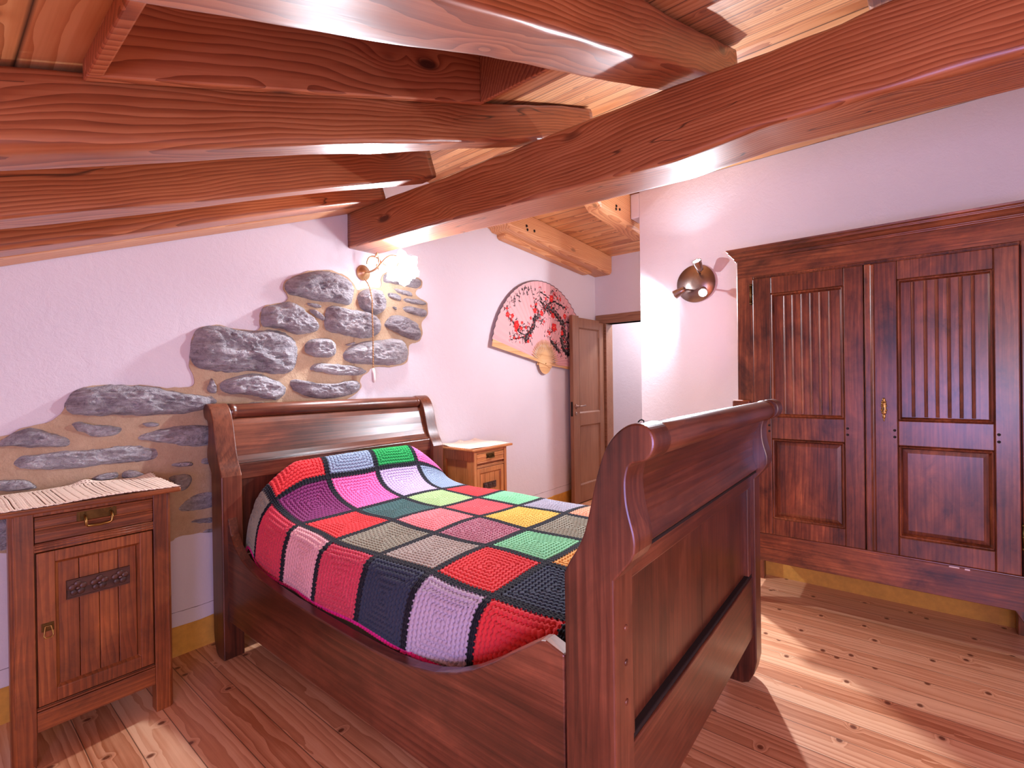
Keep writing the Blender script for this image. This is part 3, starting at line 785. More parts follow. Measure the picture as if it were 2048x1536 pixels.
def end_board(name, ymap, BX0, BX1):
    e = arc_panel([(.155, 1.052)]+OUT, INN, BX0+PW-.01, BX1-PW+.01, ymap).build(name, M['bedX'], bed, False, 0.002)
    for x0, x1 in ((BX0, BX0+PW), (BX1-PW, BX1)):
        post_mb(x0, x1, ymap).build('post', M['bedZ'], e, False, 0.004)
    r_ = MB()
    prof = [(0.030, 0), (0.038, 0.004), (0.038, 0.022), (0.033, 0.028), (0.035, 0.034), (0.035, BX1-BX0-2*PW-0.034), (0.033, BX1-BX0-2*PW-0.028), (0.038, BX1-BX0-2*PW-.022), (0.038, BX1-BX0-2*PW-.004), (0.030, BX1-BX0-2*PW)]
    r_.lathe(prof, (BX0+PW, ymap(.152), 1.079), (1, 0, 0), 32)
    r_.build('top_roll', M['bedX'], e, True)
    xa, xb = BX0+PW-.01, BX1-PW+.01
    low = MB().box(xa, xb, ymap(.03), ymap(.098), .775, .846)
    low.build('cross_rail', M['bedX'], e, False, 0.004)
    MB().box(xa, xb, ymap(.08), ymap(.119), .835, .8445).build('inlay_or_shade_line', M['dark'] if name == 'footboard' else M['bedX'], e, False, 0.003)  # on the footboard a dark strip paints the shadow line under the cove
    pn = MB()
    pn.box(xa, xb, ymap(.04), ymap(.082), .42, .78)
    pn.box(xa, xa+.05, ymap(.05), ymap(.098), .43, .778).box(xb-.05, xb, ymap(.05), ymap(.098), .43, .778)
    pn.box((xa+xb)/2-.006, (xa+xb)/2+.006, ymap(.05), ymap(.0832), .43, .778)
    pn.build('panel', M['bedZ'], e, False, 0.004)
    MB().box(xa, xb, ymap(.05), ymap(.099), .428, .441).build('moulding_or_shade_line', M['dark'] if name == 'footboard' else M['bedX'], e, False, 0.003)  # on the footboard the ledge's shadow is painted as a thin dark strip
    MB().box(xa, xb, ymap(.035), ymap(.104), .20, .430).build('lower_rail', M['bedX'], e, False, 0.004)
    return e
fy = lambda t: 0.544-t
hy = lambda t: 2.288+t
ft = end_board('footboard', fy, .842, 2.112)
hd = end_board('headboard', hy, BX0, BX1)
# small iron hook on the footboard scroll
MB().tube([(.875, fy(.165), 1.117), (.875, fy(.165), 1.122), (.877, fy(.160), 1.1236), (.881, fy(.155), 1.1225), (.883, fy(.150), 1.118)], 0.0014, 8).build('hook', M['iron'], ft, True)
for z in (.55, .63, .70):
    MB().lathe([(0.007, 0), (0.007, .002), (0.003, .004)], (.892, fy(.113), z), (0, -1, 0), 10).build('dowel', M['bedY'], ft, True)
# side rails with the swooping top edge
TOPC = [(2.298, .628), (2.29, .622), (2.26, .55), (2.221, .505), (2.15, .465), (2.076, .445), (1.98, .427), (1.901, .418), (1.75, .409), (1.6, .404), (1.385, .401), (1.25, .401), (1.15, .405), (1.05, .416), (.96, .434), (.88, .462), (.82, .492), (.75, .536), (.70, .572), (.65, .607), (.61, .634), (.598, .637), (.55, .622)]
def rail_mb(x0, x1):
    return MB().prism(TOPC+[(.55, .165), (2.298, .165)], x0, x1, lambda p, q, t: (t, p, q))
rail_mb(.848, .886).build('side_rail', M['bedY'], bed, False, 0.004)
rail_mb(2.07, 2.108).build('side_rail', M['bedY'], bed, False, 0.004)
sl = MB().box(.888, 2.068, .56, 2.29, .22, .245).build('slat_base', M['pineX'], bed)
MB().tube([(.99, 2.15, .02), (.99, 2.15, .23)], 0.022, 10).build('support_leg', M['iron'], bed)

# mattress and bolster under the blanket
mt = MB().box(.968, 2.005, .61, 2.25, .247, .572).build('mattress', M['mattress'], bed, False, 0.035, seg=4)
tag(mt, 'pale mattress')

# ------------------------------------------------------------------ crochet blanket
SQ = 0.265
PAL = dict(red=(224, 40, 44), pur=(116, 26, 88), oli=(140, 134, 114), tau=(168, 152, 142), nav=(36, 44, 62), cri=(206, 46, 70), pal=(236, 168, 172),
           lav=(188, 168, 188), min=(124, 200, 148), mau=(160, 72, 96), sal=(238, 122, 128), tea=(50, 88, 86), pin=(236, 100, 170), blu=(132, 150, 174),
           cre=(236, 214, 164), yel=(232, 184, 74), cor=(228, 76, 84), pgr=(164, 194, 130), lil=(190, 168, 206), gre=(16, 146, 64), pea=(242, 158, 122),
           ora=(238, 164, 78), lgr=(160, 154, 170))
GRID = {0: ['red', 'lav', 'nav', 'cri', 'pal', 'cri', 'oli', 'red'], 1: ['nav', 'red', 'tau', 'oli', 'red', 'pur', 'red', 'nav'],
        2: ['ora', 'min', 'mau', 'sal', 'tea', 'pin', 'blu', 'cre'], 3: ['pea', 'oli', 'yel', 'cor', 'pgr', 'lil', 'gre', 'pur'],
        4: ['red', 'pea', 'lgr', 'min', 'red', 'blu', 'pin', 'cre'], 5: ['blu', 'tau', 'pea', 'pur', 'pin', 'ora', 'sal', 'tea'],
        6: ['nav', 'min', 'yel', 'red', 'tea', 'pur', 'oli', 'cri']}
def make_blanket():
    sec = smooth_open([(.900, .30), (.905, .34), (.912, .43), (.924, .52), (.944, .575), (.968, .598), (1.0, .605), (1.15, .609), (1.4, .612), (1.75, .611), (1.98, .606), (2.02, .595), (2.045, .565), (2.055, .51), (2.06, .40), (2.062, .30)], 2)
    sec = np.array(sec); ds = np.r_[0, np.cumsum(np.hypot(*np.diff(sec, axis=0).T))]
    s0 = np.interp(1.0, sec[:60, 0], ds[:60]) if False else ds[np.argmin(abs(sec[:, 0]-1.0))]
    pro = smooth_open([(.592, .48), (.594, .56), (.60, .598), (.625, .606), (.70, .606), (1.2, .604), (1.85, .606), (1.93, .612), (2.01, .624), (2.08, .648), (2.135, .688), (2.165, .74), (2.19, .80), (2.22, .832), (2.245, .832), (2.265, .80), (2.274, .74), (2.276, .66)], 2)
    pro = np.array(pro); dp = np.r_[0, np.cumsum(np.hypot(*np.diff(pro, axis=0).T))]
    p0 = np.interp(.86, pro[:, 0], dp)-SQ if False else dp[np.argmin(abs(pro[:, 0]-.86))]-SQ
    # parameters in squares
    ulo = max(-0.95, (ds[0]-s0)/SQ); uhi = (ds[-1]-s0)/SQ
    vlo = (dp[0]-p0)/SQ; vhi = (dp[-1]-p0)/SQ
    st = 0.0020/SQ
    u = np.arange(ulo, uhi, st); v = np.arange(vlo, vhi, st)
    nu, nv = len(u), len(v)
    U, V = np.meshgrid(u, v)
    rng = np.random.RandomState(3)
    # gentle waviness of the square seams
    Uw = U+0.02*np.sin(V*2.1+U*1.3)+0.012*np.sin(V*5.3+1.7*U)
    Vw = V+0.02*np.sin(U*1.9+.6*V)+0.012*np.sin(U*4.7+V*1.1)
    Uw = Uw-0.03*np.exp(-((V-6.0)/.7)**2)*(U-2)*0.6
    sx = np.interp(U*SQ+s0, ds, sec[:, 0]); sz = np.interp(U*SQ+s0, ds, sec[:, 1])
    py = np.interp(V*SQ+p0, dp, pro[:, 0]); pz = np.interp(V*SQ+p0, dp, pro[:, 1])
    A = 1.0-0.62*np.clip((1.14-sx)/.2, 0, 1)**1.4-0.80*np.clip((sx-1.80)/.26, 0, 1)**1.3
    A = np.clip(A, .12, 1)
    X = sx; Y = py+0.0*sx
    bulge = np.where(pz > .606, (pz-.606)*A, (pz-.606))
    Z = sz+bulge
    # soft undulations of the top
    Z = Z+0.006*np.sin(X*9+Y*3)*np.sin(Y*6.5+1)*(sz > .58)
    X = X+0.006*np.sin(Y*14+.5)*(sz < .58)*np.where(X < 1.4, 1, -1)
    # granny squares
    iu = np.floor(Uw).astype(int); iv = np.floor(Vw).astype(int)
    lx = Uw-iu-.5; ly = Vw-iv-.5
    ax, ay = abs(lx), abs(ly)
    r = np.maximum(ax, ay); t = np.where(ax > ay, ly, lx)
    NR = 7.0; IN = 0.452
    rr = r/IN*NR; row = np.floor(rr); fr = rr-row
    ph = np.where(row % 2 == 0, 0.0, 0.5)
    KT = 16.0
    cl = np.abs(np.cos(PI*(t*KT+ph)))
    sr = np.clip(np.sin(PI*fr), 0, 1)
    hgt = 0.0050-0.0013*(1-sr**.6)-0.0012*(1-cl)
    dh = np.minimum(fr, 1-fr)/.32; dt = np.abs(((t*KT+ph+.5) % 1.0)-.5)/.25
    hgt = hgt-0.011*np.exp(-(dh**2+dt**2))
    teeth = IN-.004+0.022*np.cos(2*PI*t*KT)*.5
    border = r > teeth
    hb = 0.0045*np.sqrt(np.abs(np.sin(PI*(r-IN)/.035)))*(0.4+0.6*np.abs(np.cos(PI*t*KT*1.1)))
    hgt = np.where(border, hb+0.001, hgt)
    centre = r < 0.028
    hgt = np.where(centre, hgt*.2-0.001, hgt)
    # normals of the base surface
    gux = np.gradient(X, axis=1); guy = np.gradient(Y, axis=1); guz = np.gradient(Z, axis=1)
    gvx = np.gradient(X, axis=0); gvy = np.gradient(Y, axis=0); gvz = np.gradient(Z, axis=0)
    nx = guy*gvz-guz*gvy; ny = guz*gvx-gux*gvz; nz = gux*gvy-guy*gvx
    ln = np.sqrt(nx**2+ny**2+nz**2)+1e-12
    X2 = X+nx/ln*hgt; Y2 = Y+ny/ln*hgt; Z2 = Z+nz/ln*hgt
    col = np.zeros((nv, nu, 4), np.float32); col[..., 3] = 1
    bl = np.array(srgb((22, 21, 31)))
    for a in range(-1, 6):
        for b in range(0, 9):
            c = GRID[min(6, a+1)][min(7, b)]
            mk = (iu == a) & (iv == b)
            col[mk] = srgb([v_+(255-v_)*.09 for v_ in PAL[c]])
    # two-tone flecks in the marled squares
    for (a, b, c2) in ((1, 2, (200, 150, 160)), (-1, 3, (226, 86, 104)), (-1, 5, (226, 70, 84))):
        mk = (iu == a) & (iv == b) & (rng.rand(nv, nu) < .3)
        col[mk] = srgb(c2)
    col[iv < 0] = bl; col[border] = bl
    rim = (U < ulo+.045) | (U > uhi-.045) | (V > vhi-.04)
    col[rim] = srgb((238, 36, 140))
    co = np.stack([X2, Y2, Z2], -1).reshape(-1, 3)
    idx = np.arange(nv*nu).reshape(nv, nu)
    q = np.stack([idx[:-1, :-1], idx[:-1, 1:], idx[1:, 1:], idx[1:, :-1]], -1).reshape(-1, 4)
    me = bpy.data.meshes.new('crochet_blanket')
    me.vertices.add(len(co)); me.vertices.foreach_set('co', co.astype(np.float32).ravel())
    me.loops.add(q.size); me.loops.foreach_set('vertex_index', q.ravel().astype(np.int32))
    me.polygons.add(len(q)); me.polygons.foreach_set('loop_start', (np.arange(len(q))*4).astype(np.int32))
    me.polygons.foreach_set('use_smooth', np.ones(len(q), bool))
    me.update(calc_edges=True)
    at = me.color_attributes.new('yarn', 'FLOAT_COLOR', 'POINT')
    at.data.foreach_set('color', col.reshape(-1))
    me.materials.append(M['yarn'])
    o = bpy.data.objects.new('crochet_blanket', me); COL.objects.link(o)
    tag(o, 'multicoloured granny square crochet blanket with black borders over the bed', 'blanket')
make_blanket()

# ------------------------------------------------------------------ furniture helpers
class Face(MB):
    """pieces on a cabinet front: a across, b up, d outwards"""
    def __init__(s, fn): super().__init__(); s.fn = fn
    def fb(s, a0, a1, b0, b1, d0, d1): return s.box(a0, a1, b0, b1, d0, d1, s.fn)
    def ring(s, a0, a1, b0, b1, w, d0, d1):
        """sloping frame from outer edge at depth d0 to inner edge at depth d1"""
        o = [(a0, b0), (a1, b0), (a1, b1), (a0, b1)]
        i = [(a0+w, b0+w), (a1-w, b0+w), (a1-w, b1-w), (a0+w, b1-w)]
        vs = [s.fn(p[0], p[1], d0) for p in o]+[s.fn(p[0], p[1], d1) for p in i]
        return s.add(vs, [(k, (k+1) % 4, 4+(k+1) % 4, 4+k) for k in range(4)])
    def bead(s, a0, b0, a1, b1, d, r):
        return s.tube([s.fn(a0, b0, d), s.fn(a1, b1, d)], r, 8)

# ------------------------------------------------------------------ nightstand on the left
ns = thing('nightstand', (0.385, 2.31, 0), 'dark oak nightstand with carved flower plaque on its door, left of the bed', 'nightstand')
NX0, NX1, NY0, NY1 = .172, .596, 2.135, 2.465
nf = lambda a, b, d: (a, NY0-d, b)
car = Face(nf)
car.box(NX0+.03, NX1-.03, NY0+.03, NY1, .11, .80)
car.fb(.225, .543, .676, .70, -.03, -.002).fb(.225, .543, .79, .805, -.03, -.004)
car.build('carcass', M['standZ'], ns, False, 0.002)
def ns_leg(x0, x1, y0, y1, flip):
    mb = MB()
    c = 0.012
    if not flip: pr = [(x0, y1), (x0, y0+c), (x0+c*.4, y0+c*.4), (x0+c, y0), (x1, y0), (x1, y1)]
    else: pr = [(x1, y1), (x1, y0+c), (x1-c*.4, y0+c*.4), (x1-c, y0), (x0, y0), (x0, y1)]
    mb.prism(pr, 0.0, .805, lambda p, q, t: (p, q, t))
    for k in (0.0, 0.004):
        xx = (x0+.006+k*1.2) if not flip else (x1-.006-k*1.2)
        mb.tube([(xx, y0+.008-k*1.4, .14), (xx, y0+.008-k*1.4, .80)], .0035, 6)
    return mb
ns_leg(NX0, .228, NY0, NY0+.05, False).build('leg', M['standZ'], ns, False, 0.0015)
ns_leg(.541, NX1, NY0, NY0+.05, True).build('leg', M['standZ'], ns, False, 0.0015)
MB().box(NX0+.035, NX0+.075, NY1-.05, NY1, 0, .80).build('leg', M['standZ'], ns, False, 0.003)
MB().box(NX1-.05, NX1, NY1-.05, NY1, 0, .80).build('leg', M['standZ'], ns, False, 0.003)
MB().box(.145, .624, 2.112, 2.472, .804, .821).build('top', M['standX'], ns, False, 0.005)
lr = Face(nf); lr.fb(.229, .541, .103, .166, -.025, -.003); lr.fb(.229, .541, .166, .176, -.025, -.012); lr.bead(.229, .171, .541, .171, -.008, .004)
lr.build('bottom_rail', M['standX'], ns, False, 0.002)
dr = Face(nf)
dr.fb(.2305, .540, .706, .788, -.02, -.006)
for z, r in ((.786, .0035), (.777, .003), (.750, .0035), (.742, .003)): dr.bead(.2305, z, .540, z, -.005, r)
dr.fb(.2305, .540, .716, .736, -.01, -.002)
dro = dr.build('drawer', M['standX'], ns, False, 0.0015)
lt = Face(nf)
for z, r in ((.702, .0035), (.694, .003), (.685, .003)): lt.bead(.2295, z, .541, z, -.004, r)
lt.build('ledge_moulding', M['standX'], ns, True)
hp = Face(nf); hp.fb(.331, .436, .754, .785, -.006, -.002)
for a in (.337, .430): hp.fb(a-.003, a+.003, .754, .785, -.004, .0005)
for a in (.352, .4, .42): hp.ell(nf(a, .779, -.001), (.003, .002, .003), 8, 5)
hpo = hp.build('handle', M['brass_dark'], dro, False, 0.001)
bl_ = Face(nf)
bl_.tube([nf(.350, .770, .0), nf(.350, .768, .014), nf(.350, .757, .021), nf(.351, .742, .02), nf(.356, .737, .018), nf(.385, .735, .018), nf(.412, .737, .018), nf(.418, .742, .02), nf(.419, .757, .021), nf(.419, .768, .014), nf(.419, .770, 0)], .0042, 10)
bl_.build('bail_pull', M['brass'], dro, True)
do = Face(nf)
do.fb(.233, .277, .182, .672, -.02, -.004).fb(.500, .538, .182, .672, -.02, -.004).fb(.277, .500, .636, .672, -.02, -.004).fb(.277, .500, .182, .224, -.02, -.004)
do.ring(.277, .500, .224, .636, .008, -.004, -.014)
doo = do.build('door', M['standZ'], ns, False, 0.002)
pa = Face(nf)
for i in range(4):
    a0 = .285+i*.0518; pa.fb(a0, a0+.0505, .23, .632, -.022, -.014)
pao = pa.build('panel', M['standZ'], doo, False, 0.002)
pq = Face(nf); pq.fb(.303, .471, .500, .562, -.016, -.008); pq.ring(.303, .471, .500, .562, .004, -.006, -.009)
pq.fb(.303, .471, .558, .562, -.01, -.005).fb(.303, .471, .500, .504, -.01, -.005)
for k in range(3):
    cx_ = .331+k*.056
    for j in range(5):
        th = 2*PI*j/5+.3
        pq.ell(nf(cx_+.0145*math.cos(th), .531+.0145*math.sin(th), -.006), (.0105, .004, .0105), 10, 6)
    pq.ell(nf(cx_, .531, -.004), (.006, .006, .006), 8, 6)
pq.build('carved_plaque', M['carved'], doo, False)
la = Face(nf); la.fb(.242, .272, .418, .445, -.005, -.002); la.fb(.245, .269, .421, .442, -.003, 0.0)
la.build('latch_plate', M['brass_dark'], doo, False, 0.001)
lp = Face(nf); lp.tube([nf(.250, .436, .004), nf(.246, .408, .012), nf(.249, .402, .013), nf(.264, .402, .013), nf(.268, .408, .012), nf(.264, .436, .004)], .002, 8, True)
lp.build('drop_pull', M['brass'], doo, True)

# lace runners: open crochet grids
def doily(name, x0, x1, y0, y1, z, label, pitch=0.0235, fringe=True, seed=0, rough=1.0):
    st = 0.0017
    xs = np.arange(x0-.02, x1+.02, st); ys = np.arange(y0-.012, y1+.012, st)
    X, Y = np.meshgrid(xs, ys)
    sc = 0.005*np.abs(np.sin(X*PI/pitch*1.0))
    e0 = y0-.006+sc; e1 = y1+.006-sc
    fx = 0.010*np.abs(np.sin(Y*PI/.019))
    mask = (Y > e0) & (Y < e1) & (X > x0-.012+fx) & (X < x1+.012-fx)
    ph = ((X-x0)/pitch) % 1.0
    hole = (np.abs(ph-.5) < .07) & (((Y-y0)/.013) % 1.0 < .42)
    slit = (np.abs(ph) < .045) & (((Y-y0)/.03) % 1.0 < .93)
    edge = (Y < y0+.02) | (Y > y1-.02) | (X < x0+.03) | (X > x1-.03)
    dots = edge & (((X-x0)/.012) % 1.0 < .3) & (((Y-y0)/.012) % 1.0 < .3)
    mask &= ~((hole | slit) & ~edge) & ~dots
    Z = z+.0028+.0012*np.abs(np.sin(X*PI/.0055))*np.abs(np.sin(Y*PI/.0055))
    Z = Z+rough*.005*np.clip(np.sin(X*11+seed)*np.sin(Y*17+seed*2), 0, 1)
    b = np.clip((Y-(y1-.03))/.03, 0, 1)*np.exp(-((X-(x0+x1)*.5-.03)/.03)**2)*.014
    Z = Z+b
    cr = np.clip((X-(x1-.05))/.05, 0, 1)*np.clip((Y-(y1-.08))/.08, 0, 1)*.012
    Z = Z+cr
    n, k = X.shape
    co = np.stack([X, Y, Z], -1).reshape(-1, 3)
    idx = np.arange(n*k).reshape(n, k)
    ok = mask[:-1, :-1] & mask[:-1, 1:] & mask[1:, 1:] & mask[1:, :-1]
    q = np.stack([idx[:-1, :-1], idx[:-1, 1:], idx[1:, 1:], idx[1:, :-1]], -1)[ok]
    used = np.unique(q); rem = -np.ones(len(co), int); rem[used] = np.arange(len(used))
    me = bpy.data.meshes.new(name)
    me.from_pydata(co[used].tolist(), [], rem[q].tolist())
    me.polygons.foreach_set('use_smooth', [True]*len(me.polygons))
    me.materials.append(M['lace'])
    o = bpy.data.objects.new(name, me); COL.objects.link(o)
    md = o.modifiers.new('thickness', 'SOLIDIFY'); md.thickness = 0.0018; md.offset = 0
    return tag(o, label, 'doily', 'crochet lace runners')
doily('lace_runner', .14, .615, 2.122, 2.466, .8205, 'cream crochet lace runner on the dark oak nightstand')

# ------------------------------------------------------------------ nightstand on the right
n2 = thing('nightstand', (2.44, 2.32, 0), 'small honey coloured nightstand with brass drawer pull, beyond the headboard', 'nightstand')
QX0, QX1, QY0, QY1, QZ = 2.272, 2.606, 2.15, 2.49, .752
qf = lambda a, b, d: (a, QY0-d, b)
MB().box(QX0+.02, QX1-.02, QY0+.02, QY1-.01, .1, QZ-.01).build('carcass', M['pineZ'], n2)
for x0, x1, y0, y1 in ((QX0, QX0+.027, QY0, QY0+.03), (QX1-.027, QX1, QY0, QY0+.03), (QX0, QX0+.03, QY1-.03, QY1), (QX1-.03, QX1, QY1-.03, QY1)):
    MB().box(x0, x1, y0, y1, 0, QZ-.002).build('leg', M['pineZ'], n2, False, 0.003)
MB().box(QX0-.03, QX1+.05, QY0-.018, 2.497, QZ-.002, QZ+.013).build('top', M['pineX'], n2, False, 0.004)
sp = Face(lambda a, b, d: (QX0-d, a, b))
sp.fb(QY0+.03, QY1-.03, .68, QZ-.004, -.02, -.003).fb(QY0+.03, QY0+.07, .12, .68, -.02, -.003).fb(QY1-.07, QY1-.03, .12, .68, -.02, -.003).fb(QY0+.03, QY1-.03, .1, .15, -.02, -.003)
sp.build('side_panel', M['pineZ'], n2, False, 0.002)
Face(qf).fb(QX0+.03, QX1-.03, QZ-.025, QZ-.003, -.02, -.004).build('top_rail', M['pineX'], n2, False, 0.002)
Face(qf).fb(QX0+.03, QX1-.03, .1, .15, -.02, -.003).build('bottom_rail', M['pineX'], n2, False, 0.002)
q = Face(qf); q.fb(QX0+.03, QX1-.03, .660, QZ-.028, -.02, -.003)
for z in (.70, .665, .645, .636): q.bead(QX0+.03, z, QX1-.03, z, -.002, .003)
qd = q.build('drawer', M['pineX'], n2, False, 0.002)
q = Face(qf); q.fb(2.395, 2.475, .690, .722, -.002, .001)
q.tube([qf(2.41, .71, 0), qf(2.41, .70, .012), qf(2.412, .690, .014), qf(2.458, .690, .014), qf(2.46, .70, .012), qf(2.46, .71, 0)], .003, 8)
q.build('handle', M['brass_dark'], qd, False, 0.0005)
q = Face(qf); q.fb(QX0+.03, QX0+.06, .155, .628, -.02, -.003).fb(QX1-.06, QX1-.03, .155, .628, -.02, -.003).fb(QX0+.06, QX1-.06, .595, .628, -.02, -.003).fb(QX0+.06, QX1-.06, .155, .20, -.02, -.003)
q.ring(QX0+.06, QX1-.06, .20, .595, .008, -.003, -.012)
qdo = q.build('door', M['pineZ'], n2, False, 0.002)
q = Face(qf); 
for i in range(4): q.fb(QX0+.067+i*.0502, QX0+.116+i*.0502, .205, .59, -.02, -.012)
q.build('panel', M['pineZ'], qdo, False, 0.002)
q = Face(qf); q.fb(2.37, 2.50, .48, .525, -.014, -.008)
for k in range(3):
    for j in range(5): q.ell(qf(2.392+k*.043+.010*math.cos(j*1.257), .502+.010*math.sin(j*1.257), -.007), (.008, .004, .008), 8, 5)
q.build('carved_plaque', M['carved'], qdo)
doily('lace_runner', QX0-.015, QX1+.03, QY0-.006, 2.485, QZ+.0125, 'cream crochet lace runner on the small honey nightstand', 0.02, True, 2, 2.2)

# ------------------------------------------------------------------ wardrobe
wr = thing('wardrobe', (3.0, 0.1, 0), 'large dark walnut two-door wardrobe with beaded panels against the right wall', 'wardrobe')
WX = 2.80; WY0, WY1 = -.475, .672
wf = lambda a, b, d: (WX-d, a, b)
cw = Face(wf)
cw.box(WX+.03, 3.235, WY0+.01, WY1-.01, .245, 1.84)
cw.fb(WY1-.08, WY1, .24, 1.84, -.03, 0).fb(WY0, WY0+.08, .24, 1.84, -.03, 0)
cw.fb(WY0+.08, WY1-.08, 1.727, 1.84, -.03, 0)
cw.fb(WY0+.08, WY1-.08, 1.733, 1.741, -.02, .004)
cw.build('carcass', M['wardZ'], wr, False, 0.004)
pl = Face(wf); pl.fb(WY0-.004, WY1+.004, .238, .378, -.03, .006); pl.bead(WY0-.004, .380, WY1+.004, .380, .002, .006)
plo = pl.build('bottom_rail', M['wardY'], wr, False, 0.005)
fr_ = Face(wf)
fr_.fb(WY0+.002, WY1-.002, 1.742, 1.838, -.02, .003); fr_.build('frieze', M['wardY'], wr, False, 0.003)
# bracket feet
for (y0, y1, yi) in ((WY1-.07, WY1+.004, WY1-.105), (WY0-.004, WY0+.07, WY0+.105)):
    mb = MB()
    if y1 > 0: pr = [(y1, .24), (y1, 0), (y1-.03, 0), (y1-.035, .05), (y1-.06, .15), (yi, .24)]
    else: pr = [(y0, .24), (y0, 0), (y0+.03, 0), (y0+.035, .05), (y0+.06, .15), (yi, .24)]
    mb.prism(pr, WX-.005, WX+.05, lambda p, q_, t: (t, p, q_))
    mb.build('foot', M['wardZ'], wr, False, 0.003)
    yb = y1-.05 if y1 > 0 else y0
    MB().box(3.17, 3.225, yb, yb+.05, 0, .25).build('foot', M['wardZ'], wr, False, 0.003)
# cornice with returns
CP = [(0, 1.826), (.004, 1.834), (.010, 1.838), (.010, 1.848), (.016, 1.852), (.026, 1.866), (.034, 1.872), (.034, 1.880), (.042, 1.886), (.045, 1.894), (-.02, 1.894), (-.02, 1.826)]
ci = MB(); vs = []; fs = []
k = len(CP)
def cpos(stage, d, z):
    return [(3.235, WY1+d, z), (WX-d, WY1+d, z), (WX-d, WY0-d, z), (3.235, WY0-d, z)][stage]
for stg in range(4):
    for d, z in CP: vs.append(cpos(stg, d, z))
for stg in range(3):
    for j in range(k): fs.append((stg*k+j, stg*k+(j+1) % k, (stg+1)*k+(j+1) % k, (stg+1)*k+j))
ci.add(vs, fs); ci.box(WX-.02, 3.235, WY0-.02, WY1+.02, 1.880, 1.8935)
ci.build('cornice', M['wardY'], wr, False, 0.0015)
def ward_door(a0, a1, p0, p1, beads, hinge_at):
    d = Face(wf)
    for (x0, x1) in ((a0, p0), (p1, a1)): d.fb(x0, x1, .386, 1.726, -.02, .012)
    for (b0, b1) in ((1.640, 1.726), (.886, 1.0), (.386, .470)): d.fb(p0, p1, b0, b1, -.02, .012)
    do_ = d.build('door', M['wardZ'], wr, False, 0.004)
    mo = Face(wf)
    for (b0, b1) in ((1.0, 1.640), (.470, .886)):
        mo.ring(p0, p1, b0, b1, .006, .012, .004); mo.ring(p0+.006, p1-.006, b0+.006, b1-.006, .010, .006, -.010)
        for (x0, y0, x1, y1) in ((p0+.006, b0+.006, p1-.006, b0+.006), (p0+.006, b1-.006, p1-.006, b1-.006), (p0+.006, b0+.006, p0+.006, b1-.006), (p1-.006, b0+.006, p1-.006, b1-.006)):
            mo.bead(x0, y0, x1, y1, .008, .004)
    mo.build('panel_moulding', M['wardZ'], do_, False)
    up = Face(wf); up.fb(p0+.012, p1-.012, 1.012, 1.628, -.03, -.008)
    step = (p1-p0-.032)/(len(beads)+1)
    for y in beads:
        up.bead(y, 1.017, y, 1.623, -.006, .0062)
        for e in (-.009, .009): up.fb(y+e-.0012, y+e+.0012, 1.017, 1.623, -.012, -.0065)
    up.build('beaded_panel', M['wardZ'], do_, False, 0.0)
    lo = Face(wf); lo.fb(p0+.012, p1-.012, .482, .874, -.03, -.010); lo.ring(p0+.016, p1-.016, .486, .870, .016, -.008, -.004); lo.fb(p0+.032, p1-.032, .502, .854, -.02, -.004)
    lo.build('plain_panel', M['wardZ'], do_, False, 0.001)
    for b in (.84, 1.03):
        pass
    for hb_ in ((1.606, .50) if hinge_at > 0 else (.50,)):
        hg = Face(wf); hg.tube([wf(hinge_at, hb_, .008), wf(hinge_at, hb_+.084, .008)], .0065, 10)
        for b in (hb_-.006, hb_+.042, hb_+.09): hg.ell(wf(hinge_at, b, .008), (.008, .008, .008), 10, 6)
        hg.build('hinge', M['brass_dark'], do_, True)
    for aa in (p0-.012, p1+.012):
        for b in (.925, .955):
            Face(wf).lathe([(.006, 0), (.006, .002), (.003, .003)], wf(aa, b, .011), (-1, 0, 0), 8).build('peg', M['dark'], do_, True)
    return do_
dl = ward_door(.118, .592, .195, .507, [.446, .409, .369, .331, .292, .252], .600)
dr_ = ward_door(-.391, .084, -.316, -.005, [-.060, -.103, -.141, -.180, -.218, -.256], -.399)
st_ = Face(wf); st_.fb(.088, .114, .386, 1.726, -.01, .016); st_.bead(.085, .39, .085, 1.722, .012, .010)
st_.build('closing_strip', M['wardZ'], dl, False, 0.006)
es = Face(wf)
for (b, ra, rb) in ((1.055, .010, .030), (1.092, .007, .012), (1.018, .007, .012), (1.075, .011, .008), (1.035, .011, .008)):
    es.ell(wf(.045, b, .013), (.003, ra, rb), 10, 6)
for (da, b) in ((.008, 1.066), (-.008, 1.066), (.009, 1.046), (-.009, 1.046), (.006, 1.084), (-.006, 1.084)): es.ell(wf(.045+da, b, .015), (.003, .004, .005), 8, 5)
es.ell(wf(.045, 1.002, .013), (.002, .003, .008), 8, 5)
es.build('escutcheon', M['brass'], dr_, True)
kh = Face(wf); kh.fb(.0435, .0465, 1.045, 1.060, .0155, .0165); kh.build('keyhole', M['dark'], dr_)
bk = Face(wf); bk.fb(.606, .694, 1.046, 1.086, .002, .03); bk.build('side_block', M['wardY'], wr, False, 0.008, seg=3)
cp = Face(wf); cp.fb(-.205, -.172, .372, .377, .0062, .0072).fb(-.238, -.222, .370, .376, .0062, .0072)
tag(cp.build('worn_patch', M['white_plastic'], plo), 'tiny pale chipped spots')

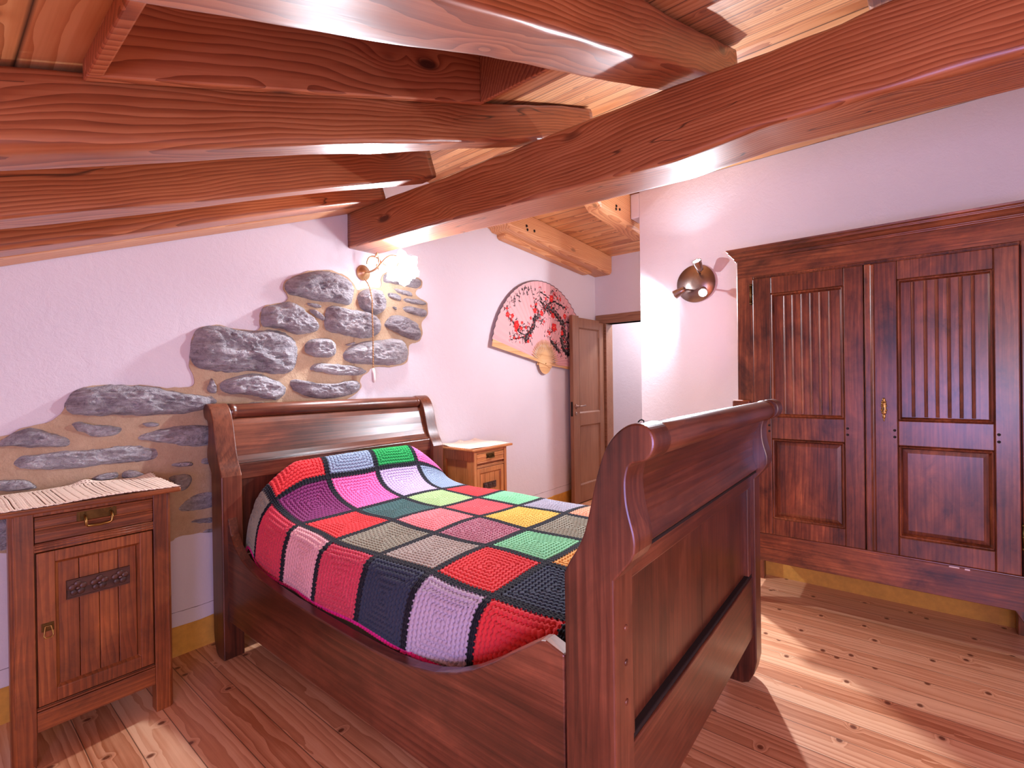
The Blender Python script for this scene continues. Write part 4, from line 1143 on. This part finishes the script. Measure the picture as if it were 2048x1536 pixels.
# ------------------------------------------------------------------ door and frame
tr = MB()
tr.box(XE-.015, XE+.13, 1.52, 2.495, 1.80, 1.893)
tr.box(XE-.015, XE+.13, 2.372, 2.412, 0, 1.80)
tr.box(XE-.015, XE+.13, 1.55, 1.605, 0, 1.80)
struct(tr.build('trim_2', M['doorY'], None, False, 0.004), 'brown wooden door frame with plain lintel')
DX0, DX1, DY = 3.945, 4.535, 2.395
df = lambda a, b, d: (a, DY-d+(DX1-a)*.03, b)
dd = Face(df)
PX0, PX1 = 4.055, 4.445
dd.fb(DX0, PX0, .01, 1.835, -.04, 0).fb(PX1, DX1, .01, 1.80, -.04, 0)
dd.fb(PX0, PX1, 1.722, 1.82, -.04, 0).fb(PX0, PX1, .762, .885, -.04, 0).fb(PX0, PX1, .01, .18, -.04, 0)
for (b0, b1) in ((.885, 1.722), (.18, .762)): dd.ring(PX0, PX1, b0, b1, .012, 0, -.012)
leaf = dd.build('door_1', M['doorZ'], None, False, 0.003)
struct(leaf, 'open brown panelled door folded back towards the painted fan')
pp = Face(df)
for (b0, b1) in ((.885, 1.722), (.18, .762)): pp.fb(PX0+.006, PX1-.006, b0+.006, b1-.006, -.03, -.012)
pp.build('panel', M['doorZ'], leaf, False, 0.002)
hh = Face(df)
hh.lathe([(.02, 0), (.02, .006), (.009, .01), (.009, .035)], df(3.985, .955, 0), (0, -1, 0), 14)
hh.tube([df(3.985, .955, .035), df(4.0, .956, .042), df(4.04, .957, .042), df(4.10, .960, .036)], .0075, 8)
hh.lathe([(.016, 0), (.016, .005), (.008, .007)], df(3.985, .885, 0), (0, -1, 0), 12)
hh.build('door_handle', M['steel'], leaf, True)
ll = Face(df); ll.fb(DX0-.002, DX0+.001, .86, 1.0, -.03, -.01); ll.build('lock_plate', M['iron'], leaf)

# ------------------------------------------------------------------ painted fan on the back wall
fan = thing('folding_fan', (3.56, 2.48, 1.36), 'large folding fan painted with red plum blossom, hung on the back wall', 'fan')
FC = (3.560, 1.362)
def fan_leaf():
    r0, r1 = .175, .742; a0, a1 = R(-3), R(167.5)
    nr, na = 190, 760
    rr = np.linspace(r0, r1, nr); aa = np.linspace(a0, a1, na)
    Rr, Aa = np.meshgrid(rr, aa, indexing='ij')
    pleats = 34
    tri = np.abs(((Aa-a0)/(a1-a0)*pleats) % 1.0-.5)*2
    X = FC[0]+Rr*np.cos(Aa); Z = FC[1]+Rr*np.sin(Aa)
    Y = 2.482-(tri-.5)*.011*(Rr/r1)**1.0-.006
    col = np.zeros((nr, na, 4), np.float32); col[..., 3] = 1
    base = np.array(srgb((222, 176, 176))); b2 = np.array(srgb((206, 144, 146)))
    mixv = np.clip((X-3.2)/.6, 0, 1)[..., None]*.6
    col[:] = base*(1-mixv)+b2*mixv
    rng = np.random.RandomState(5)
    def nz(s, ph):
        return np.sin(X*s+ph)*np.sin(Z*s*1.13+ph*2)+.6*np.sin(X*s*2.3+Z*s*.9+ph*3)
    def seg(pts, w, c, ragged=.5):
        for (x0, z0), (x1, z1) in zip(pts, pts[1:]):
            dx, dz = x1-x0, z1-z0; L2 = dx*dx+dz*dz+1e-9
            t = np.clip(((X-x0)*dx+(Z-z0)*dz)/L2, 0, 1)
            d = np.hypot(X-x0-dx*t, Z-z0-dz*t)
            mk = d < w*(1+ragged*nz(95, 1.0)*.6)
            col[mk] = c
    dark = np.array(srgb((46, 34, 36))); grey = np.array(srgb((120, 104, 106)))
    for (x, z, r) in FAN_BL:
        d = np.hypot((X-x), Z-z)
        f = nz(120, x*9)
        col[(d < r*(1+.35*nz(60, z))) & (f > -.45)] = dark
        col[(d < r*1.15) & (f > .95)] = grey
    for w, pts in FAN_BR: seg(pts, w*1.0, dark)
    for w, pts in FAN_BR:
        if w > .015: seg([(a+.006, b+.006) for a, b in pts], w*.2, grey, 1.5)
    rs = random.Random(11)
    for w, pts in FAN_BR:
        for (x, z) in pts:
            for k in range(9):
                ax, az = x+rs.uniform(-.05, .05), z+rs.uniform(-.05, .05)
                th = rs.uniform(0, 6.28); l_ = rs.uniform(.012, .03)
                seg([(ax, az), (ax+l_*math.cos(th), az+l_*math.sin(th))], rs.uniform(.0018, .0045), (dark, grey, dark, np.array(srgb((196, 44, 48))))[k % 4], .4)
    red = np.array(srgb((206, 34, 38))); red2 = np.array(srgb((232, 74, 70)))
    for (x, z, r) in FAN_FL:
        th = np.arctan2(Z-z, X-x); d = np.hypot(X-x, Z-z)
        edge = r*1.35*(.72+.28*np.abs(np.cos(2.5*th+x*7)))
        col[d < edge] = red
        col[(d < edge*.6) & (np.cos(5*th+z*9) > .5)] = red2
        col[d < r*.14] = np.array(srgb((250, 210, 120)))
    ink = np.array(srgb((60, 46, 50)))
    for i, (x, z) in enumerate(FAN_TX):
        rs = random.Random(i*7+1)
        for k in range(5):
            ax, az = x+rs.uniform(-.012, .012), z+rs.uniform(-.016, .016)
            if k % 2: bx, bz = ax+rs.uniform(.008, .018), az+rs.uniform(-.004, .004)
            else: bx, bz = ax+rs.uniform(-.004, .004), az+rs.uniform(.012, .022)
            seg([(ax, az), (bx, bz)], .0036, ink, .3)
    rim = Rr > r1-.008
    col[rim] = np.array(srgb((96, 78, 80)))
    co = np.stack([X, Y, Z], -1).reshape(-1, 3)-np.array(fan.location)
    idx = np.arange(nr*na).reshape(nr, na)
    qd_ = np.stack([idx[:-1, :-1], idx[:-1, 1:], idx[1:, 1:], idx[1:, :-1]], -1).reshape(-1, 4)
    me = bpy.data.meshes.new('leaf'); me.from_pydata(co.tolist(), [], qd_.tolist())
    at = me.color_attributes.new('print', 'FLOAT_COLOR', 'POINT'); at.data.foreach_set('color', col.reshape(-1))
    me.materials.append(M['fan_print'])
    o = bpy.data.objects.new('leaf', me); COL.objects.link(o); o.parent = fan
    md = o.modifiers.new('thickness', 'SOLIDIFY'); md.thickness = 0.001; md.offset = 1
fan_leaf()
stk = MB()
for i in range(26):
    a = R(-3+170.5*(i+.5)/26); u_ = Vector((math.cos(a), 0, math.sin(a))); n_ = Vector((-math.sin(a), 0, math.cos(a)))
    o_ = Vector((FC[0], 2.474-i*.0002, FC[1]))
    w0, w1, w2 = .006, .0105, .004
    pts = [(-.095, .004), (-.07, .012), (0, w0), (.06, .0042), (.11, .0046), (.17, .0056), (.215, .0028)]
    vs = []
    for d, w_ in pts:
        for s_ in (-1, 1):
            for y in (0, -.0016): p = o_+u_*d+n_*(w_*s_); vs.append((p.x, p.y+y, p.z))
    fs = []
    for j in range(len(pts)-1):
        b = 4*j
        fs += [(b, b+4, b+6, b+2), (b+1, b+3, b+7, b+5), (b, b+1, b+5, b+4), (b+2, b+6, b+7, b+3)]
    fs += [(0, 2, 3, 1), (4*len(pts)-4, 4*len(pts)-3, 4*len(pts)-1, 4*len(pts)-2)]
    stk.add(vs, fs)
stk.build('sticks', M['bamboo'], fan)
def guard(adeg, sgn, ydep):
    a = R(adeg); u_ = Vector((math.cos(a), 0, math.sin(a))); n_ = Vector((-math.sin(a), 0, math.cos(a)))*sgn
    o_ = Vector((FC[0], ydep, FC[1]))
    mb = MB()
    pr = [(-.105, -.02), (-.10, .012), (-.06, .02), (0, .014), (.2, .016), (.74, .030), (.742, -.028), (.2, -.012), (0, -.012), (-.06, -.026)]
    mb.prism(pr, 0, -.006, lambda p, q_, t: tuple(o_+u_*p+n_*q_+Vector((0, t, 0))))
    mb.build('guard', M['bamboo'], fan, False, 0.0015)
guard(168.5, -1, 2.470)
guard(-4, 1, 2.486)
MB().lathe([(.006, 0), (.006, .004), (.003, .007)], (FC[0], 2.466, FC[1]), (0, -1, 0), 12).build('rivet', M['brass'], fan, True)

# ------------------------------------------------------------------ wall lamp above the stonework
lamp = thing('sconce_lamp', (1.697, YB, 1.87), 'brass wall lamp with ruffled frosted glass shade under the big beam', 'lamp')
MB().lathe([(.002, -.001), (.046, 0), (.047, .006), (.043, .010), (.036, .010), (.034, .015), (.026, .017), (.024, .024), (.014, .028), (.008, .034)], (1.697, YB-.001, 1.87), (0, -1, 0), 28).build('backplate', M['lamp_gold'], lamp, True)
am = MB()
main_arm = smooth_open([(1.697, 2.475, 1.870), (1.70, 2.44, 1.866), (1.712, 2.405, 1.876), (1.735, 2.385, 1.905), (1.762, 2.37, 1.945), (1.790, 2.36, 1.966), (1.815, 2.35, 1.968), (1.832, 2.335, 1.958), (1.836, 2.325, 1.94)], 2)
am.tube(main_arm, .0062, 8)
loop = smooth_open([(1.745, 2.385, 1.915), (1.740, 2.40, 1.945), (1.715, 2.42, 1.962), (1.690, 2.43, 1.95), (1.680, 2.435, 1.925), (1.684, 2.44, 1.91)], 2)
am.tube(loop, .0045, 8)
am.tube(smooth_open([(1.735, 2.39, 1.905), (1.728, 2.385, 1.945), (1.716, 2.38, 1.965), (1.712, 2.38, 1.972)], 2), [.005]*13 if False else .004, 8)
am.tube(smooth_open([(1.745, 2.38, 1.92), (1.79, 2.36, 1.90), (1.825, 2.34, 1.885)], 2), .005, 8)
for (x, y, z) in ((1.712, 2.38, 1.966), (1.705, 2.385, 1.955), (1.73, 2.39, 1.93), (1.72, 2.395, 1.90), (1.728, 2.39, 1.885)):
    am.ell((x, y, z), (.006, .004, .012), 8, 5)
am.build('arm', M['lamp_gold'], lamp, True)
SH = Vector((1.826, 2.30, 1.894))
axis = Vector((-.38, -.82, -.36)).normalized()
def ruffle():
    a = axis.orthogonal().normalized(); b = axis.cross(a)
    tab = [(0, .014), (.15, .026), (.35, .045), (.55, .058), (.75, .068), (.9, .082), (1.0, .094)]
    vs = []; fs = []; n = 72; k = 22
    for i in range(k):
        t = i/(k-1)
        r = lerp_tab(t, tab)
        for j in range(n):
            th = 2*PI*j/n
            ru = max(0, (t-.35)/.65)**1.5
            rr_ = r*(1+.16*ru*math.cos(6*th))+.003*ru*math.cos(24*th)
            h = -.05+.085*t-.020*ru*math.cos(6*th+.6)
            vs.append(SH+axis*h+(a*math.cos(th)+b*math.sin(th))*rr_)
    for i in range(k-1):
        for j in range(n): fs.append((i*n+j, i*n+(j+1) % n, (i+1)*n+(j+1) % n, (i+1)*n+j))
    o = MB().add(vs, fs).build('glass_shade', M['shade'], lamp, True)
    md = o.modifiers.new('thickness', 'SOLIDIFY'); md.thickness = .002
ruffle()
MB().lathe([(.012, -.062), (.019, -.058), (.019, -.03), (.012, -.026)], SH, axis, 16).build('socket', M['lamp_gold'], lamp, True)
bc = SH+axis*.008
MB().ell(tuple(bc), (.026, .026, .026), 16, 12).build('bulb', M['bulb'], lamp, True)
crd = MB()
cpts = [(1.696, 2.485, 1.83), (1.692, 2.45, 1.80), (1.694, 2.43, 1.765), (1.700, 2.42, 1.70), (1.698, 2.418, 1.60), (1.700, 2.416, 1.50), (1.698, 2.415, 1.40), (1.697, 2.415, 1.29)]
tw = []
for k_, ph in enumerate((0, PI)):
    pts = []
    for i in range(121):
        t = i/120; z = 1.83+(1.29-1.83)*t
        x = lerp_tab(-z, [(-p[2], p[0]) for p in cpts]); y = lerp_tab(-z, [(-p[2], p[1]) for p in cpts])
        pts.append((x+.0022*math.cos(i*.9+ph), y+.0022*math.sin(i*.9+ph), z))
    crd.tube(pts, .0024, 6)
crd.build('pull_cord', M['cord'], lamp, True)
MB().lathe([(.004, 0), (.009, .006), (.011, .03), (.011, .07), (.008, .082), (.003, .085)], (1.697, 2.415, 1.292), (.03, 0, -1), 14).build('pull_switch', M['white_plastic'], lamp, True)
light('sconce_lamp_light', 'POINT', tuple(SH+axis*.045), 9, COOL, 0.03)
light('sconce_lamp_beam', 'SPOT', tuple(SH+axis*.05), 56, COOL, 0.03, to=tuple(SH+Vector((-.25, -.85, -.45))), spot=172, blend=0.35)

# ------------------------------------------------------------------ spotlight on the right wall
sc = thing('spotlight', (XR, 1.03, 1.835), 'round metal wall spotlight with three small spots beside the wardrobe', 'lamp')
MB().lathe([(.124, 0), (.125, .004), (.123, .014), (.02, .018)], (XR-.001, 1.03, 1.835), (-1, 0, 0), 40).build('backplate', M['steel'], sc, True)
def spot(p, d, root_pt, power, name, ang_=150):
    p = Vector(p); d = Vector(d).normalized()
    MB().tube([root_pt, (root_pt[0]-.03, root_pt[1], root_pt[2]), tuple(p-d*.055)], .006, 8).build('arm', M['steel'], sc, True)
    h = MB().lathe([(.012, -.075), (.020, -.07), (.024, -.04), (.028, -.006), (.029, 0), (.026, 0), (.024, -.004)], p, d, 22).build('spot_head', M['steel'], sc, True)
    MB().lathe([(.0235, -.006), (.0235, -.003), (.012, -.001)], p, d, 20).build('lens', M['led'], h, True)
    light(name, 'SPOT', tuple(p+d*.006), power, COOL, 0.02, to=tuple(p+d), spot=ang_, blend=0.7)
spot((3.12, .985, 1.955), (-.62, .12, .75), (3.235, 1.0, 1.90), 15, 'spot_light_up', 150)
spot((3.145, 1.135, 1.760), (.05, .93, -.42), (3.235, 1.10, 1.80), 36, 'spot_light_side', 140)
spot((3.06, .930, 1.735), (-.86, -.22, -.45), (3.235, .97, 1.79), 105, 'spot_light_front', 165)
